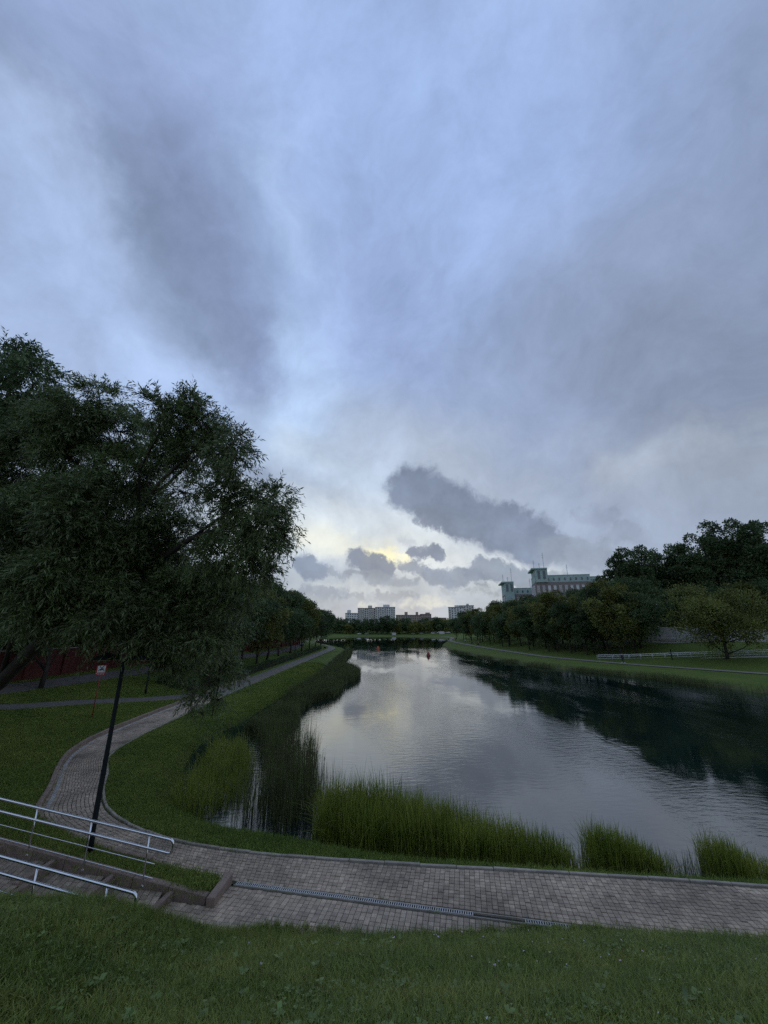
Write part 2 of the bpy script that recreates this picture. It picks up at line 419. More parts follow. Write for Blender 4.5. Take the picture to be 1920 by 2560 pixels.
def spline(p, n=8):
    p = np.asarray(p, float); q = []
    for i in range(len(p) - 1):
        p0 = p[max(i - 1, 0)]; p1 = p[i]; p2 = p[i + 1]; p3 = p[min(i + 2, len(p) - 1)]
        l = np.linalg.norm(p2 - p1) + 1e-9
        m1 = (p2 - p0) / (np.linalg.norm(p2 - p1) + np.linalg.norm(p1 - p0) + 1e-9) * l; m2 = (p3 - p1) / (np.linalg.norm(p3 - p2) + np.linalg.norm(p2 - p1) + 1e-9) * l
        for t in np.arange(n) / n:
            q.append((2 * t**3 - 3 * t**2 + 1) * p1 + (t**3 - 2 * t**2 + t) * m1 + (-2 * t**3 + 3 * t**2) * p2 + (t**3 - t**2) * m2)
    q.append(p[-1]); return np.array(q)
IN, OUT = spline(inner), spline(outer)
rp = [(37.6, 235), (34.8, 200), (34.4, 166), (35.4, 131), (38, 97), (42.6, 83), (46.8, 74), (51, 68), (56, 60), (66, 48), (84, 38), (110, 32)]
RP = spline(rp, 6)
def offset(p, d):
    t = np.gradient(p, axis=0); t /= np.linalg.norm(t, axis=1)[:, None]
    return p + np.stack([-t[:, 1], t[:, 0]], 1) * d
RPO, RPI = offset(RP, 1.3), offset(RP, -1.3)
Q_POLY = np.vstack([OUT, [(-20, 385), (10, 392), (48, 372), (58, 300), (44, 250)], RPO, [(120, 20), (100, -4)]])
def stair_y(x): return 11.5 + (-4.1 - x) * .159
def stair_z(x): return PZ + .11 * np.clip(-4.3 - x, 0, 14)
def sstep(x, a, b): t = np.clip((x - a) / (b - a), 0, 1); return t * t * (3 - 2 * t)
def hill_edge(x):                 # the line where the grass hill ends towards the path
    return np.interp(x, [-40, -6, -4.6, -3.6, -2.6, -1.5, 0, 1.5, 3, 4.6, 8, 12, 20, 30, 61], [9.62, 9.62, 9.75, 10.4, 10.75, 10.75, 10.5, 10.55, 10.75, 10.75, 10.4, 9.85, 8.35, 6.9, 2.5])
def vnoise(x, y, s, seed=0):
    """cheap smooth noise from sines"""
    r = np.random.default_rng(seed); o = 0
    for k in range(6):
        a = r.uniform(0, 2 * PI); f = s * r.uniform(.6, 1.7); o = o + np.sin((x * math.cos(a) + y * math.sin(a)) * f + r.uniform(0, 6))
    return o / 6
def ground(x, y):
    x = np.asarray(x, float); y = np.asarray(y, float)
    dw = sdist(x, y, POND); dq = sdist(x, y, Q_POLY)
    h = np.interp(dw, [-6, -1.5, 0, .35, 1.1, 2.0, 4], [-1.2, -.5, -.02, .22, .55, .66, PZ - .03])
    rise_l = .7 + .1 + np.clip(dq, 0, 15.5) * .148
    rise_r = .7 + np.clip(dq, 0, 3) * .06 + np.clip(dq - 3, 0, 21) * .17
    rise_f = .7 + np.clip(dq, 0, 50) * .07
    wr = sstep(x, 8, 22); wf = sstep(y, 250, 340)
    rise = rise_l * (1 - wr) + rise_r * wr; rise = rise * (1 - wf) + rise_f * wf
    rise += .06 * vnoise(x, y, .35, 3) * np.clip(dq / 6, 0, 1)
    near = (dq > 0)
    h = np.where(near & (dq > .0), np.maximum(h, rise - .0), h)
    # bed for the main path
    # hill under the camera
    e = hill_edge(x); d = e - y
    hill = PZ + .452 * (10.4 - y) + .70 * sstep(-x, 2.8, 5.6) + np.clip(-x - 8, 0, 30) * .05
    hill = np.minimum(hill, 5.4 + np.clip(-x - 3, 0, 40) * .04 + .02 * np.clip(-y, 0, 30)) + .05 * vnoise(x, y, 1.1, 5)
    toe = PZ + (hill - PZ) * sstep(d, -.05, .45)
    h = np.where(d > -.05, toe, h)
    # stairs, forecourt and the planted strip between stairs and path
    ys = stair_y(x); left = x < -4.0
    strip = np.maximum(rise_l, stair_z(x) + .1 - .28 * (y - ys))
    h = np.where((x < -4.3) & (y > ys + .12) & (dq > 0) & (y < 30), np.maximum(h, strip), h)
    h = np.where(left & (y <= ys + .12) & (d <= -.05), stair_z(x) - .35, h)
    h = np.where((x >= -4.3) & (x < 6) & (d <= -.05) & (dq > 0) & (y < 13), PZ - .12, h)
    # lower bed under the paths
    band = (inpoly(x, y, np.vstack([IN, OUT[::-1]]))); h = np.where(band, PZ - .1, h)
    band = (inpoly(x, y, np.vstack([RPI, RPO[::-1]]))); h = np.where(band & (y > 30), PZ - .05, h)
    return h
def gz(x, y): return float(ground(np.array([x]), np.array([y]))[0])
def hit(px, py, d0=4, d1=480):    # where the line of sight meets the terrain
    r = ray(px, py); D = np.geomspace(d0, d1, 700)
    h = ground(r[0] * D, r[1] * D); z = CAM_Z + r[2] * D
    k = np.nonzero(z < h)[0]
    i = k[0] if len(k) else len(D) - 1
    return Vector((r[0] * D[i], r[1] * D[i], h[i]))

# ------------------------------------------------------------------ ground
def axis(lo, a, b, hi, step, k=1.07):
    mid = list(np.arange(a, b + 1e-6, step)); s = step; x = mid[-1]; up = []
    while x < hi: s *= k; x += s; up.append(x)
    s = step; x = mid[0]; dn = []
    while x > lo: s *= k; x -= s; dn.append(x)
    return np.array(dn[::-1] + mid + up)
gx = axis(-900, -19, 13, 900, .2, 1.055); gy = axis(-300, 1, 32, 1500, .2, 1.045)
XX, YY = np.meshgrid(gx, gy); HH = ground(XX, YY)
nx, ny = len(gx), len(gy)
I = np.arange(nx * ny).reshape(ny, nx)
faces = np.stack([I[:-1, :-1], I[:-1, 1:], I[1:, 1:], I[1:, :-1]], -1).reshape(-1, 4)
me = fast_mesh('ground', np.stack([XX, YY, HH], -1).reshape(-1, 3), faces, [], smooth=True)
dwg = sdist(XX, YY, POND)
bank = sstep(-dwg, -1.0, -.1)
mud = np.exp(-((XX + 9.2) ** 2 / 3.5 + (YY - 21.5) ** 2 / 20)) * 1.4 * (dwg > -2)
edge = np.clip(np.maximum(bank, np.clip(mud, 0, 1)), 0, 1)
a = me.attributes.new('mud', 'FLOAT', 'POINT'); a.data.foreach_set('value', edge.ravel().astype(np.float32))
gm = bpy.data.materials.new('ground_turf'); gm.use_nodes = True; MATS['ground_turf'] = gm
t = gm.node_tree; b = t.nodes['Principled BSDF']; b.inputs['Roughness'].default_value = .95; b.inputs['Specular IOR Level'].default_value = .1
g = t.nodes.new('ShaderNodeNewGeometry')
def tn(s, d=6):
    n = t.nodes.new('ShaderNodeTexNoise'); t.links.new(g.outputs['Position'], n.inputs[0]); n.inputs['Scale'].default_value = s; n.inputs['Detail'].default_value = d; n.inputs['Roughness'].default_value = .62; return n.outputs['Fac']
def tmix(f, a, b):
    n = t.nodes.new('ShaderNodeMix'); n.data_type = 'RGBA'
    for s, x in ((n.inputs[0], f), (n.inputs[6], a), (n.inputs[7], b)):
        if hasattr(x, 'is_output'): t.links.new(x, s)
        else: s.default_value = (*x, 1) if isinstance(x, tuple) else x
    return n.outputs[2]
def tr(x, a, b):
    n = t.nodes.new('ShaderNodeMapRange'); t.links.new(x, n.inputs[0]); n.inputs[1].default_value = a; n.inputs[2].default_value = b; return n.outputs[0]
c1 = tmix(tr(tn(.25), .35, .65), (.12, .185, .040), (.19, .235, .05))
c2 = tmix(tr(tn(9.), .35, .7), (.042, .066, .016), c1)
c3 = tmix(tr(tn(1.1), .55, .75), c2, (.085, .095, .028))
at = t.nodes.new('ShaderNodeAttribute'); at.attribute_name = 'mud'
mm = t.nodes.new('ShaderNodeMath'); mm.operation = 'MULTIPLY'; t.links.new(at.outputs['Fac'], mm.inputs[0]); t.links.new(tr(tn(2.2), .3, .5), mm.inputs[1])
mudc = tmix(tr(tn(6.), .3, .7), (.045, .036, .026), (.10, .085, .06))
t.links.new(tmix(mm.outputs[0], c3, mudc), b.inputs['Base Color'])
bu = t.nodes.new('ShaderNodeBump'); bu.inputs['Strength'].default_value = .8; bu.inputs['Distance'].default_value = .06
t.links.new(tn(14.), bu.inputs['Height']); t.links.new(bu.outputs[0], b.inputs['Normal'])
me.materials.append(gm)
tag(link('ground', me), kind='structure')

# ------------------------------------------------------------------ water
wm = bpy.data.materials.new('pond_water'); wm.use_nodes = True; MATS['pond_water'] = wm
t = wm.node_tree; b = t.nodes['Principled BSDF']; b.inputs['Base Color'].default_value = (.004, .014, .013, 1)
b.inputs['Roughness'].default_value = .012; b.inputs['IOR'].default_value = 2.3
g = t.nodes.new('ShaderNodeNewGeometry')
mp = t.nodes.new('ShaderNodeMapping'); t.links.new(g.outputs['Position'], mp.inputs[0]); mp.inputs['Scale'].default_value = (.55, 1.3, 1); mp.inputs['Rotation'].default_value = (0, 0, math.radians(-14))
def wn(s, d, vec):
    n = t.nodes.new('ShaderNodeTexNoise'); t.links.new(vec, n.inputs[0]); n.inputs['Scale'].default_value = s; n.inputs['Detail'].default_value = d; n.inputs['Roughness'].default_value = .55; return n.outputs['Fac']
mp2 = t.nodes.new('ShaderNodeMapping'); t.links.new(g.outputs['Position'], mp2.inputs[0]); mp2.inputs['Scale'].default_value = (1, .33, 1)
patch = tr(wn(.09, 4, mp2.outputs[0]), .44, .62)
h1 = wn(2.9, 5, mp.outputs[0]); h2 = wn(.6, 2, mp.outputs[0])
def wmath(op, a, b):
    n = t.nodes.new('ShaderNodeMath'); n.operation = op
    for i, x in enumerate((a, b)):
        if hasattr(x, 'is_output'): t.links.new(x, n.inputs[i])
        else: n.inputs[i].default_value = x
    return n.outputs[0]
sepw = t.nodes.new('ShaderNodeSeparateXYZ'); t.links.new(g.outputs['Position'], sepw.inputs[0])
calm = t.nodes.new('ShaderNodeMapRange'); t.links.new(sepw.outputs['Y'], calm.inputs[0]); calm.inputs[1].default_value = 70; calm.inputs[2].default_value = 190; calm.inputs[3].default_value = 1.; calm.inputs[4].default_value = .12
amp = wmath('ADD', wmath('MULTIPLY', patch, 1.7), .16)
hh = wmath('MULTIPLY', wmath('ADD', wmath('MULTIPLY', h1, amp), wmath('MULTIPLY', h2, .35)), calm.outputs[0])
bu = t.nodes.new('ShaderNodeBump'); bu.inputs['Strength'].default_value = 1.; bu.inputs['Distance'].default_value = .015
t.links.new(hh, bu.inputs['Height']); t.links.new(bu.outputs[0], b.inputs['Normal'])
me = bpy.data.meshes.new('water'); me.from_pydata([(-140, -10, 0), (260, -10, 0), (260, 420, 0), (-140, 420, 0)], [], [(0, 1, 2, 3)]); me.materials.append(wm)
# cut the sheet so that it only lies where the pond and its margins are
pp = POND; big = offset(np.vstack([pp, pp[:1]]), 0)
cx, cy = pp[:, 0], pp[:, 1]
import bmesh
from mathutils.geometry import tessellate_polygon
nrm = np.roll(pp, -1, 0) - np.roll(pp, 1, 0); nrm /= np.linalg.norm(nrm, axis=1)[:, None]
area = .5 * np.sum(pp[:, 0] * np.roll(pp[:, 1], -1) - np.roll(pp[:, 0], -1) * pp[:, 1])
sgn = 1 if area > 0 else -1
grown = pp + np.stack([nrm[:, 1], -nrm[:, 0]], 1) * .25 * sgn
tris = tessellate_polygon([[Vector((x, y, 0)) for x, y in grown]])
me = bpy.data.meshes.new('water'); me.from_pydata([(x, y, 0) for x, y in grown], [], [tuple(f) for f in tris]); me.materials.append(wm)
for p in me.polygons:
    if p.normal.z < 0: p.flip()
me.update()
tag(link('water', me), kind='structure')

# ------------------------------------------------------------------ main path with its pavers
def paver_geo(cs, z, hgt=.05, bev=.008):
    """cs: 4 corners (ccw) -> 8+4 verts chamfered block without its underside"""
    cs = np.asarray(cs); ctr = cs.mean(0)
    top = cs + (ctr - cs) * (bev / np.maximum(np.linalg.norm(cs - ctr, axis=1), .01))[:, None]
    v = [(*c, z - hgt) for c in cs] + [(*c, z - bev * .6) for c in cs] + [(*c, z) for c in top]
    return v
PF = [(8, 9, 10, 11)] + [(i, (i + 1) % 4, 4 + (i + 1) % 4, 4 + i) for i in range(4)] + [(4 + i, 4 + (i + 1) % 4, 8 + (i + 1) % 4, 8 + i) for i in range(4)]
PF = np.array(PF)
path = empty('path', (0, 0, 0)); tag(path, kind='structure')
# bedding / surface sheet for the whole length
def ribbon(A, B, z, name, mat, parent=None, thick=0.):
    n = len(A); V = [(*a, z) for a in A] + [(*b_, z) for b_ in B]
    f = [(i, i + 1, n + i + 1, n + i) for i in range(n - 1)]
    mb = bpy.data.meshes.new(name); mb.from_pydata(V, [], f); mb.materials.append(MATS[mat])
    for p in mb.polygons:
        if p.normal.z < 0: p.flip()
    mb.update(); return link(name, mb, parent)
ds = np.linalg.norm(IN - OUT, axis=1)
far_i = int(np.argmax(IN[:, 1] > 40)); 
ribbon(IN[:far_i + 1], OUT[:far_i + 1], PZ - .03, 'bedding', 'joint_sand', path)
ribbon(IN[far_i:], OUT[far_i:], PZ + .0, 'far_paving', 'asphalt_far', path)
# rows and columns of pavers between the two edges
mid = (IN + OUT) / 2
smid = np.concatenate([[0], np.cumsum(np.linalg.norm(np.diff(mid, axis=0), axis=1))])
s_end = smid[far_i]; PW = .13
us = np.arange(0, s_end, PW)
def at_s(P, s): return np.array([np.interp(s, smid, P[:, 0]), np.interp(s, smid, P[:, 1])])
cells = []
for i, s in enumerate(us[:-1]):
    a0, b0 = at_s(IN, s), at_s(OUT, s); a1, b1 = at_s(IN, s + PW), at_s(OUT, s + PW)
    w = np.linalg.norm(a0 - b0); n = max(4, int(round((w - .18) / PW)))
    o = .09 / w
    ts = np.linspace(o, 1 - o, n + 1)
    sh = 0 if i % 2 else .5 / n * .0
    for j in range(n):
        g0, g1 = ts[j] + .035 / n, ts[j + 1] - .035 / n
        e = .004 / PW
        c = [a0 + (b0 - a0) * g0, a0 + (b0 - a0) * g1, a1 + (b1 - a1) * g1, a1 + (b1 - a1) * g0]
        c = [p + (np.mean(c, 0) - p) * e * 2 for p in c]
        cells.append((np.array(c), i, j))
# forecourt between the drain, the hill and the foot of the stairs
dvec = np.array([.982, -.189]); nvec = np.array([.189, .982]); O0 = np.array([-3.9, 12.30])
fc = np.array([(-4.0, 12.28), (8, 9.95), (8, 9.6), (-2, 9.8), (-5.6, 9.55), (-5.6, 11.72), (-4.2, 11.5), (-4.0, 11.6)])
for i in range(-17, 96):
    for j in range(0, 26):
        p = O0 + dvec * (i * PW) - nvec * (j * PW + .14)
        c = np.array([p, p + dvec * (PW - .01), p + dvec * (PW - .01) - nvec * (PW - .01), p - nvec * (PW - .01)])
        m_ = c.mean(0)
        if m_[0] < -5.45 or (m_[0] < -3.98 and m_[1] > stair_y(m_[0]) - .03) or m_[1] < hill_edge(m_[0]) - .15: continue
        cells.append((c, i, j + 100))
def near_key(c): m_ = c[0].mean(0); return math.hypot(m_[0] - 1.2, (m_[1] - 11.3) * 2)
# the largest in the picture: closest to the camera and inside the frame
vis = [(np.hypot(*(c[0].mean(0))), k) for k, c in enumerate(cells) if c[0].mean(0)[1] > hill_edge(c[0].mean(0)[0]) + .12 and abs(c[0].mean(0)[0]) < 8.5]
vis.sort(); solo = set(k for _, k in vis[:300])
V = []; Fs = []; Tn = []
r_ = np.random.default_rng(3)
pav_pos = []
for k, (c, i, j) in enumerate(cells):
    z = PZ + r_.normal(0, .003); dark = ((i + 2 * j) % 5 in (0, 2)) or r_.random() < .12
    tv = .37 + r_.uniform(-.07, .08) if dark else .5 + r_.uniform(-.12, .2)
    if k in solo:
        ctr = c.mean(0); loc = [(p[0] - ctr[0], p[1] - ctr[1]) for p in c]
        v = paver_geo(np.array(loc), 0.)
        mb = bpy.data.meshes.new('paver'); mb.from_pydata(v, [], [tuple(f) for f in PF])
        mb.materials.append(MATS['paver_c' if dark else ('paver_a', 'paver_b', 'paver_d')[int(r_.integers(3))]])
        for p in mb.polygons:
            pass
        mb.update()
        if mb.polygons[0].normal.z < 0: mb.flip_normals()
        o = link('paver', mb, path); o.location = (ctr[0], ctr[1], z); o.rotation_euler = (r_.normal(0, .012), r_.normal(0, .012), 0)
    else:
        v = np.array(paver_geo(c, z)); v[4:, 2] += r_.normal(0, .002)
        V.append(v); Fs.append(PF + 12 * len(Fs)); Tn += [tv] * 12
me = fast_mesh('paving', np.concatenate(V), np.concatenate(Fs), 'paver_grey', tint=Tn)
if me.polygons[0].normal.z < 0: me.flip_normals()
o = link('paving', me, path); tag(o, kind='stuff')
mb = MB(); mb.prism([tuple(p) for p in fc[::-1]], PZ - .2, PZ - .034); mb.build('forecourt_bedding', 'joint_sand', path)

# kerb stones: flush along the pond, raised along the outside of the bend
def stones(P, s0, s1, w, h0, h1, mat, parent, step=1.0, gap=.012, side=0., name='kerb_stone', tilt=0.):
    P = np.asarray(P); s = np.concatenate([[0], np.cumsum(np.linalg.norm(np.diff(P, axis=0), axis=1))])
    f = lambda q: np.array([np.interp(q, s, P[:, 0]), np.interp(q, s, P[:, 1])])
    q = s0; out = []
    while q < min(s1, s[-1]) - .2:
        a, b_ = f(q + gap / 2), f(q + step - gap / 2); d = b_ - a; l = np.linalg.norm(d); d /= l; n = np.array([-d[1], d[0]])
        c = (a + b_) / 2 + n * side
        mb = MB(); mb.box((0, 0, (h0 + h1) / 2), (l, w, h1 - h0), 0, .012)
        o = mb.build(name, mat, parent); o.location = (c[0], c[1], random.gauss(0, .004)); o.rotation_euler = (random.gauss(0, .01), random.gauss(0, .006), math.atan2(d[1], d[0]) + random.gauss(0, .004))
        out.append(o); q += step
    return out
kerb = empty('kerb'); tag(kerb, kind='structure')
i0 = int(np.argmax(IN[:, 0] < 16)); 
stones(IN[i0:], 0, 75, .09, PZ - .14, PZ + .035, 'kerb_grey', kerb, 1.0)
o0 = int(np.argmax(OUT[:, 0] < -6.3)); kerb2 = empty('raised_kerb'); tag(kerb2, kind='structure')
stones(OUT[o0:], 0, 48, .16, PZ - .12, PZ + .20, 'kerb_pink', kerb2, .8, side=-.0)
inset = OUT + (IN - OUT) / np.linalg.norm(IN - OUT, axis=1)[:, None] * .2
inset2 = OUT + (IN - OUT) / np.linalg.norm(IN - OUT, axis=1)[:, None] * .36
o1 = int(np.argmax(OUT[:, 1] > 16.2))
gut = empty('gutter'); tag(gut, kind='structure')
stones((inset + inset2)[o1:] / 2, 0, 26, .15, PZ - .08, PZ + .008, 'gutter', gut, .5, gap=.02, name='gutter_stone')
# path edge strip on the far side of the bend, cross path, upper path, right path
def hug(P, w, name, mat, lift=.03, lab=None):
    A, B = offset(P, w / 2), offset(P, -w / 2); cols = 4
    V = []; n = len(P)
    for k in range(cols + 1):
        q = A + (B - A) * k / cols; zz = ground(q[:, 0], q[:, 1]) + lift; V += [(*p, z) for p, z in zip(q, zz)]
    f = [(k * n + i, k * n + i + 1, (k + 1) * n + i + 1, (k + 1) * n + i) for k in range(cols) for i in range(n - 1)]
    mb = bpy.data.meshes.new(name); mb.from_pydata(V, [], f); mb.materials.append(MATS[mat]); mb.update()
    if mb.polygons[0].normal.z < 0: mb.flip_normals()
    return tag(link(name, mb), kind='structure')
h_a, h_b, h_c = hit(-60, 1768), hit(208, 1758), hit(405, 1747)
CROSS = resample(spline([(-46, 29), (h_a.x, h_a.y), (h_b.x, h_b.y), (h_c.x, h_c.y), (-17.6, 42)]), .5)
hug(CROSS, 1.5, 'cross_path', 'asphalt')
u1, u2, u3, u4 = hit(20, 1703), hit(313, 1668), hit(620, 1628), hit(740, 1611)
UPPER = resample(spline([(-30, 16), (-29.5, 30), (-28.5, 45), (-26.5, 75), (-25, 108), (-30, 150)]), .8)
hug(UPPER, 2.6, 'upper_path', 'asphalt')
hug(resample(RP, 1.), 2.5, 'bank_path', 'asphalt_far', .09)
FARP = resample(spline([(-53, 362), (-22, 384), (6, 390), (44, 370), (50, 300), (37.6, 235)]), 2.)
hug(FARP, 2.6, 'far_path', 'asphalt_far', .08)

# ------------------------------------------------------------------ drain
drain = empty('drain_channel', (-3.85, 12.30, PZ)); tag(drain, 'galvanised slotted drain channel crossing the brick path, one cover missing', 'drain')
drain.rotation_euler = (0, 0, math.atan2(-.189, .982)); 
LEN = 8.25
mb = MB(); mb.box((LEN / 2, 0, -.05), (LEN, .15, .02)); mb.build('channel_floor', 'channel', drain)
for sy in (-1, 1):
    mb = MB(); mb.box((LEN / 2, sy * .075, -.02), (LEN, .022, .05)); mb.build('channel_edge', 'kerb_grey', drain)
gb = MB()
for sy in (-1, 1): gb.box((.495, sy * .055, .0), (.985, .014, .014))
for k in range(19): gb.box((.02 + k * .053, 0, -.001), (.024, .1, .010))
gme = gb.mesh('grate', 'galvanised')
for k in range(8):
    if k == 6: continue
    o = link('grate', gme, drain); o.location = (.03 + k * 1.0 + (0.12 if k == 7 else 0), 0, .004); o.rotation_euler = (0, 0, random.gauss(0, .004))

# ------------------------------------------------------------------ stairs
st = empty('stairs', (-4.1, 11.5, PZ)); tag(st, kind='structure')
st.location = (0, 0, 0)
sdir = np.array([-.9876, .157]); 
def sxy(x, off): return (x + off * .157, stair_y(x) - off * .9876)
risers = [-5.35, -7.0, -8.75, -10.45, -12.2, -14, -15.8, -17.6, -19.4]
rz = math.atan2(.157, -.9876)
for k, x in enumerate(risers):
    z1 = PZ + .18 * (k + 1)
    for q in range(2):
        c = sxy(x, .5 + q * 1.0); mb = MB(); mb.box((0, 0, -.14), (.14, .985, .32), 0, .015)
        o = mb.build('step_stone', 'kerb_pink', st); o.location = (c[0], c[1], z1 - .02); o.rotation_euler = (0, 0, rz + random.gauss(0, .01))
    x2 = risers[k + 1] if k + 1 < len(risers) else x - 1.7
    a0, a1 = sxy(x - .07, .02), sxy(x2, .02); b0, b1 = sxy(x - .07, 2.0), sxy(x2, 2.0)
    mb = MB(); mb.prism([a0, b0, b1, a1][::-1] if True else [], z1 - .3, z1 - .075); mb.build('tread_bed', 'joint_sand', st)
    V = []; Fs = []; Tn = []; nr = int(abs(x - x2 - .0) / .165); 
    A0, A1, B0, B1 = map(np.array, (a0, a1, b0, b1))
    for i in range(nr):
        for j in range(12):
            f0, f1 = i / nr, (i + 1) / nr; g0, g1 = j / 12 + .002, (j + 1) / 12 - .002
            f0 += .004; f1 -= .004
            pt = lambda f, gg: (A0 + (A1 - A0) * f) * (1 - gg) + (B0 + (B1 - B0) * f) * gg
            v = np.array(paver_geo([pt(f0, g0), pt(f0, g1), pt(f1, g1), pt(f1, g0)], z1 - .045 + r_.normal(0, .004)))
            V.append(v); Fs.append(PF + 12 * len(Fs)); Tn += [r_.uniform(.15, .55)] * 12
    me = fast_mesh('tread_pavers', np.concatenate(V), np.concatenate(Fs), 'paver_grey', tint=Tn)
    if me.polygons[0].normal.z < 0: me.flip_normals()
    tag(link('tread_pavers', me, st), kind='stuff')
# stringer stones beside the stairs and the block at their foot
x = -4.25
while x > -20:
    x2 = x - 1.0; z = float(stair_z((x + x2) / 2)) + .14
    for off, nm in ((-.09, 'stringer_stone'), (2.1, 'stringer_stone')):
        c = sxy((x + x2) / 2, off)
        if off > 0 and x > -5.4: continue
        mb = MB(); mb.box((0, 0, -.3), (1.0, .17, .62), 0, .015); o = mb.build(nm, 'kerb_pink', st)
        o.location = (c[0], c[1], z); o.rotation_euler = (0, -math.atan(.11), rz)
    x = x2
mb = MB(); mb.box((0, 0, 0), (.2, 1.0, .42), 0, .02); o = mb.build('end_block', 'kerb_pink', st); o.location = (-4.08, 11.86, PZ + .0); o.rotation_euler = (0, 0, -.06)

# railings
def railing(off, lab, seed):
    x_end = -5.35; base = sxy(-6.0, off)
    R = empty('handrail', (base[0], base[1], float(stair_z(-6.0)))); tag(R, lab, 'railing', 'stainless steel stair railings')
    def pt(x, h):
        c = sxy(x, off); return (c[0] - base[0], c[1] - base[1], float(PZ + .11 * (-4.3 - x)) + .06 + h - R.location[2])
    xs = [x_end - .08 - k * .8 for k in range(18)]
    def bend():
        P = [pt(x, 1.0) for x in xs[::-1]]
        P += [pt(x_end - .03, .995), pt(x_end + .01, .97), pt(x_end + .03, .92), pt(x_end + .03, .80), pt(x_end + .01, .75), pt(x_end - .03, .725)]
        P += [pt(x, .72) for x in xs]
        return P
    mb = MB(); mb.tube(bend(), .034, 12); mb.build('rail_loop', 'steel', R, True)
    for h in (.43, .14):
        mb = MB(); mb.tube([pt(x, h) for x in [-5.75] + [-6.3 - k for k in range(13)]], .011, 8); mb.build('thin_bar', 'steel', R, True)
    for k in range(8):
        x = -6.0 - k * 1.72; mb = MB(); a = pt(x, -.05); b_ = pt(x, .98)
        mb.tube([a, b_], .019, 10); mb.build('post', 'steel', R, True)
        mb = MB(); mb.lathe([(0, .012), (.045, .012), (.05, 0)], a, 12); 
        mb.box((a[0], a[1], a[2] + .03), (.055, .055, .03)); mb.build('post_foot', 'steel', R)
    return R
railing(-.02, 'stainless handrail on the far side of the stairs, beside the black lamp post', 1)
railing(2.05, 'nearer stainless handrail, half hidden behind the tall grass of the hill', 2)

# ------------------------------------------------------------------ street lamps
def make_lamp():
    R = empty('street_lamp')
    mb = MB(); mb.tube([(0, 0, 0), (0, 0, .5), (0, 0, .52), (0, 0, 5.1)], [.095, .088, .072, .05], 12); mb.build('pole', 'dark_metal', R, True)
    mb = MB(); mb.lathe([(0, .05), (.13, .05), (.14, 0)], (0, 0, 0), 12); mb.build('base_plate', 'dark_metal', R)
    for s in (-1, 1):
        mb = MB(); mb.tube([(0, 0, 4.95), (s * .2, 0, 5.2), (s * .55, 0, 5.28)], .02, 8); mb.build('arm', 'dark_metal', R, True)
        mb = MB(); mb.lathe([(.001, .16), (.07, .155), (.12, .11), (.26, .06), (.36, 0), (.36, -.03), (.3, -.03), (.001, -.02)], (s * .56, 0, 5.12), 20)
        d = mb.build('lamp_shade', 'dark_metal', R, True)
        mb = MB(); mb.lathe([(.14, -.031), (.12, -.06), (.001, -.08)], (s * .56, 0, 5.12), 14); mb.build('lens', 'lens', d, True)
    return R
lamp0 = make_lamp()
def lamp(first, loc, rz, s, lab):
    o = lamp0 if first else copy_tree(lamp0); o.location = loc; o.rotation_euler = (0, 0, rz); o.scale = (s, s, s)
    tag(o, lab, 'street lamp', 'park street lamps'); return o
lamp(True, (-8.2, 12.95, gz(-8.2, 12.95) - .02), math.radians(4), 1., 'tall black street lamp in the grass strip behind the stair handrail')
p = hit(363, 1737); lamp(False, p, .2, 1., 'black street lamp on the lawn just right of the red and white sign')
for px, py, s, lab in ((737, 1633, 1., 'street lamp standing behind the hedge of the left path'), (802, 1616, .95, 'distant street lamp beyond the hedge near the bend of the left path'), (815, 1611, .8, 'farthest small street lamp of the left bank')):
    lamp(False, hit(px, py), .1, s, lab)

# ------------------------------------------------------------------ sign
p = hit(229, 1797); sg = empty('warning_sign', p); tag(sg, 'red metal sign on a thin red post with a white pictogram panel, on the lawn', 'sign')
sg.rotation_euler = (0, 0, math.atan2(p.x, -p.y) + PI + PI)
sg.rotation_euler = (0, 0, math.atan2(-p.x, p.y) * .9)
mb = MB(); mb.tube([(0, .02, -.1), (0, .02, 2.9)], .028, 8); mb.build('post', 'red_paint', sg, True)
mb = MB(); mb.box((0, 0, 3.05), (.60, .03, .66)); mb.build('plate', 'sign_red', sg)
mb = MB(); mb.box((0, -.018, 3.12), (.46, .006, .44)); pn = mb.build('panel', 'sign_white', sg)
def flat(poly, y, name, mat, parent):
    b_ = bpy.data.meshes.new(name); n = len(poly)
    b_.from_pydata([(x, y, z) for x, z in poly] + [(x, y - .003, z) for x, z in poly], [], [tuple(range(n, 2 * n)), tuple(range(n))[::-1]] + [(i, (i + 1) % n, n + (i + 1) % n, n + i) for i in range(n)])
    b_.materials.append(MATS[mat]); return link(name, b_, parent)
flat([(-.17, 3.00), (-.06, 3.04), (.02, 3.03), (.11, 3.10), (.17, 3.09), (.16, 3.13), (.09, 3.16), (.03, 3.12), (-.02, 3.14), (-.17, 3.05)], -.0215, 'swimmer', 'sign_black', pn)
flat([(-.15, 3.33), (-.11, 3.335), (.20, 2.98), (.17, 2.965)], -.0215, 'slash', 'sign_black', pn)
flat([(.17, 3.33), (.13, 3.335), (-.03, 3.15), (.0, 3.13)], -.0225, 'slash', 'sign_black', pn)
for k in range(3): flat([(-.16, 2.845 - k * .045), (.22, 2.845 - k * .045), (.22, 2.86 - k * .045), (-.16, 2.86 - k * .045)], -.0155, 'text_line', 'sign_white', sg)
flat([(-.26, 2.80), (-.2, 2.80), (-.2, 2.86), (-.26, 2.86)], -.0155, 'text_mark', 'sign_white', sg)

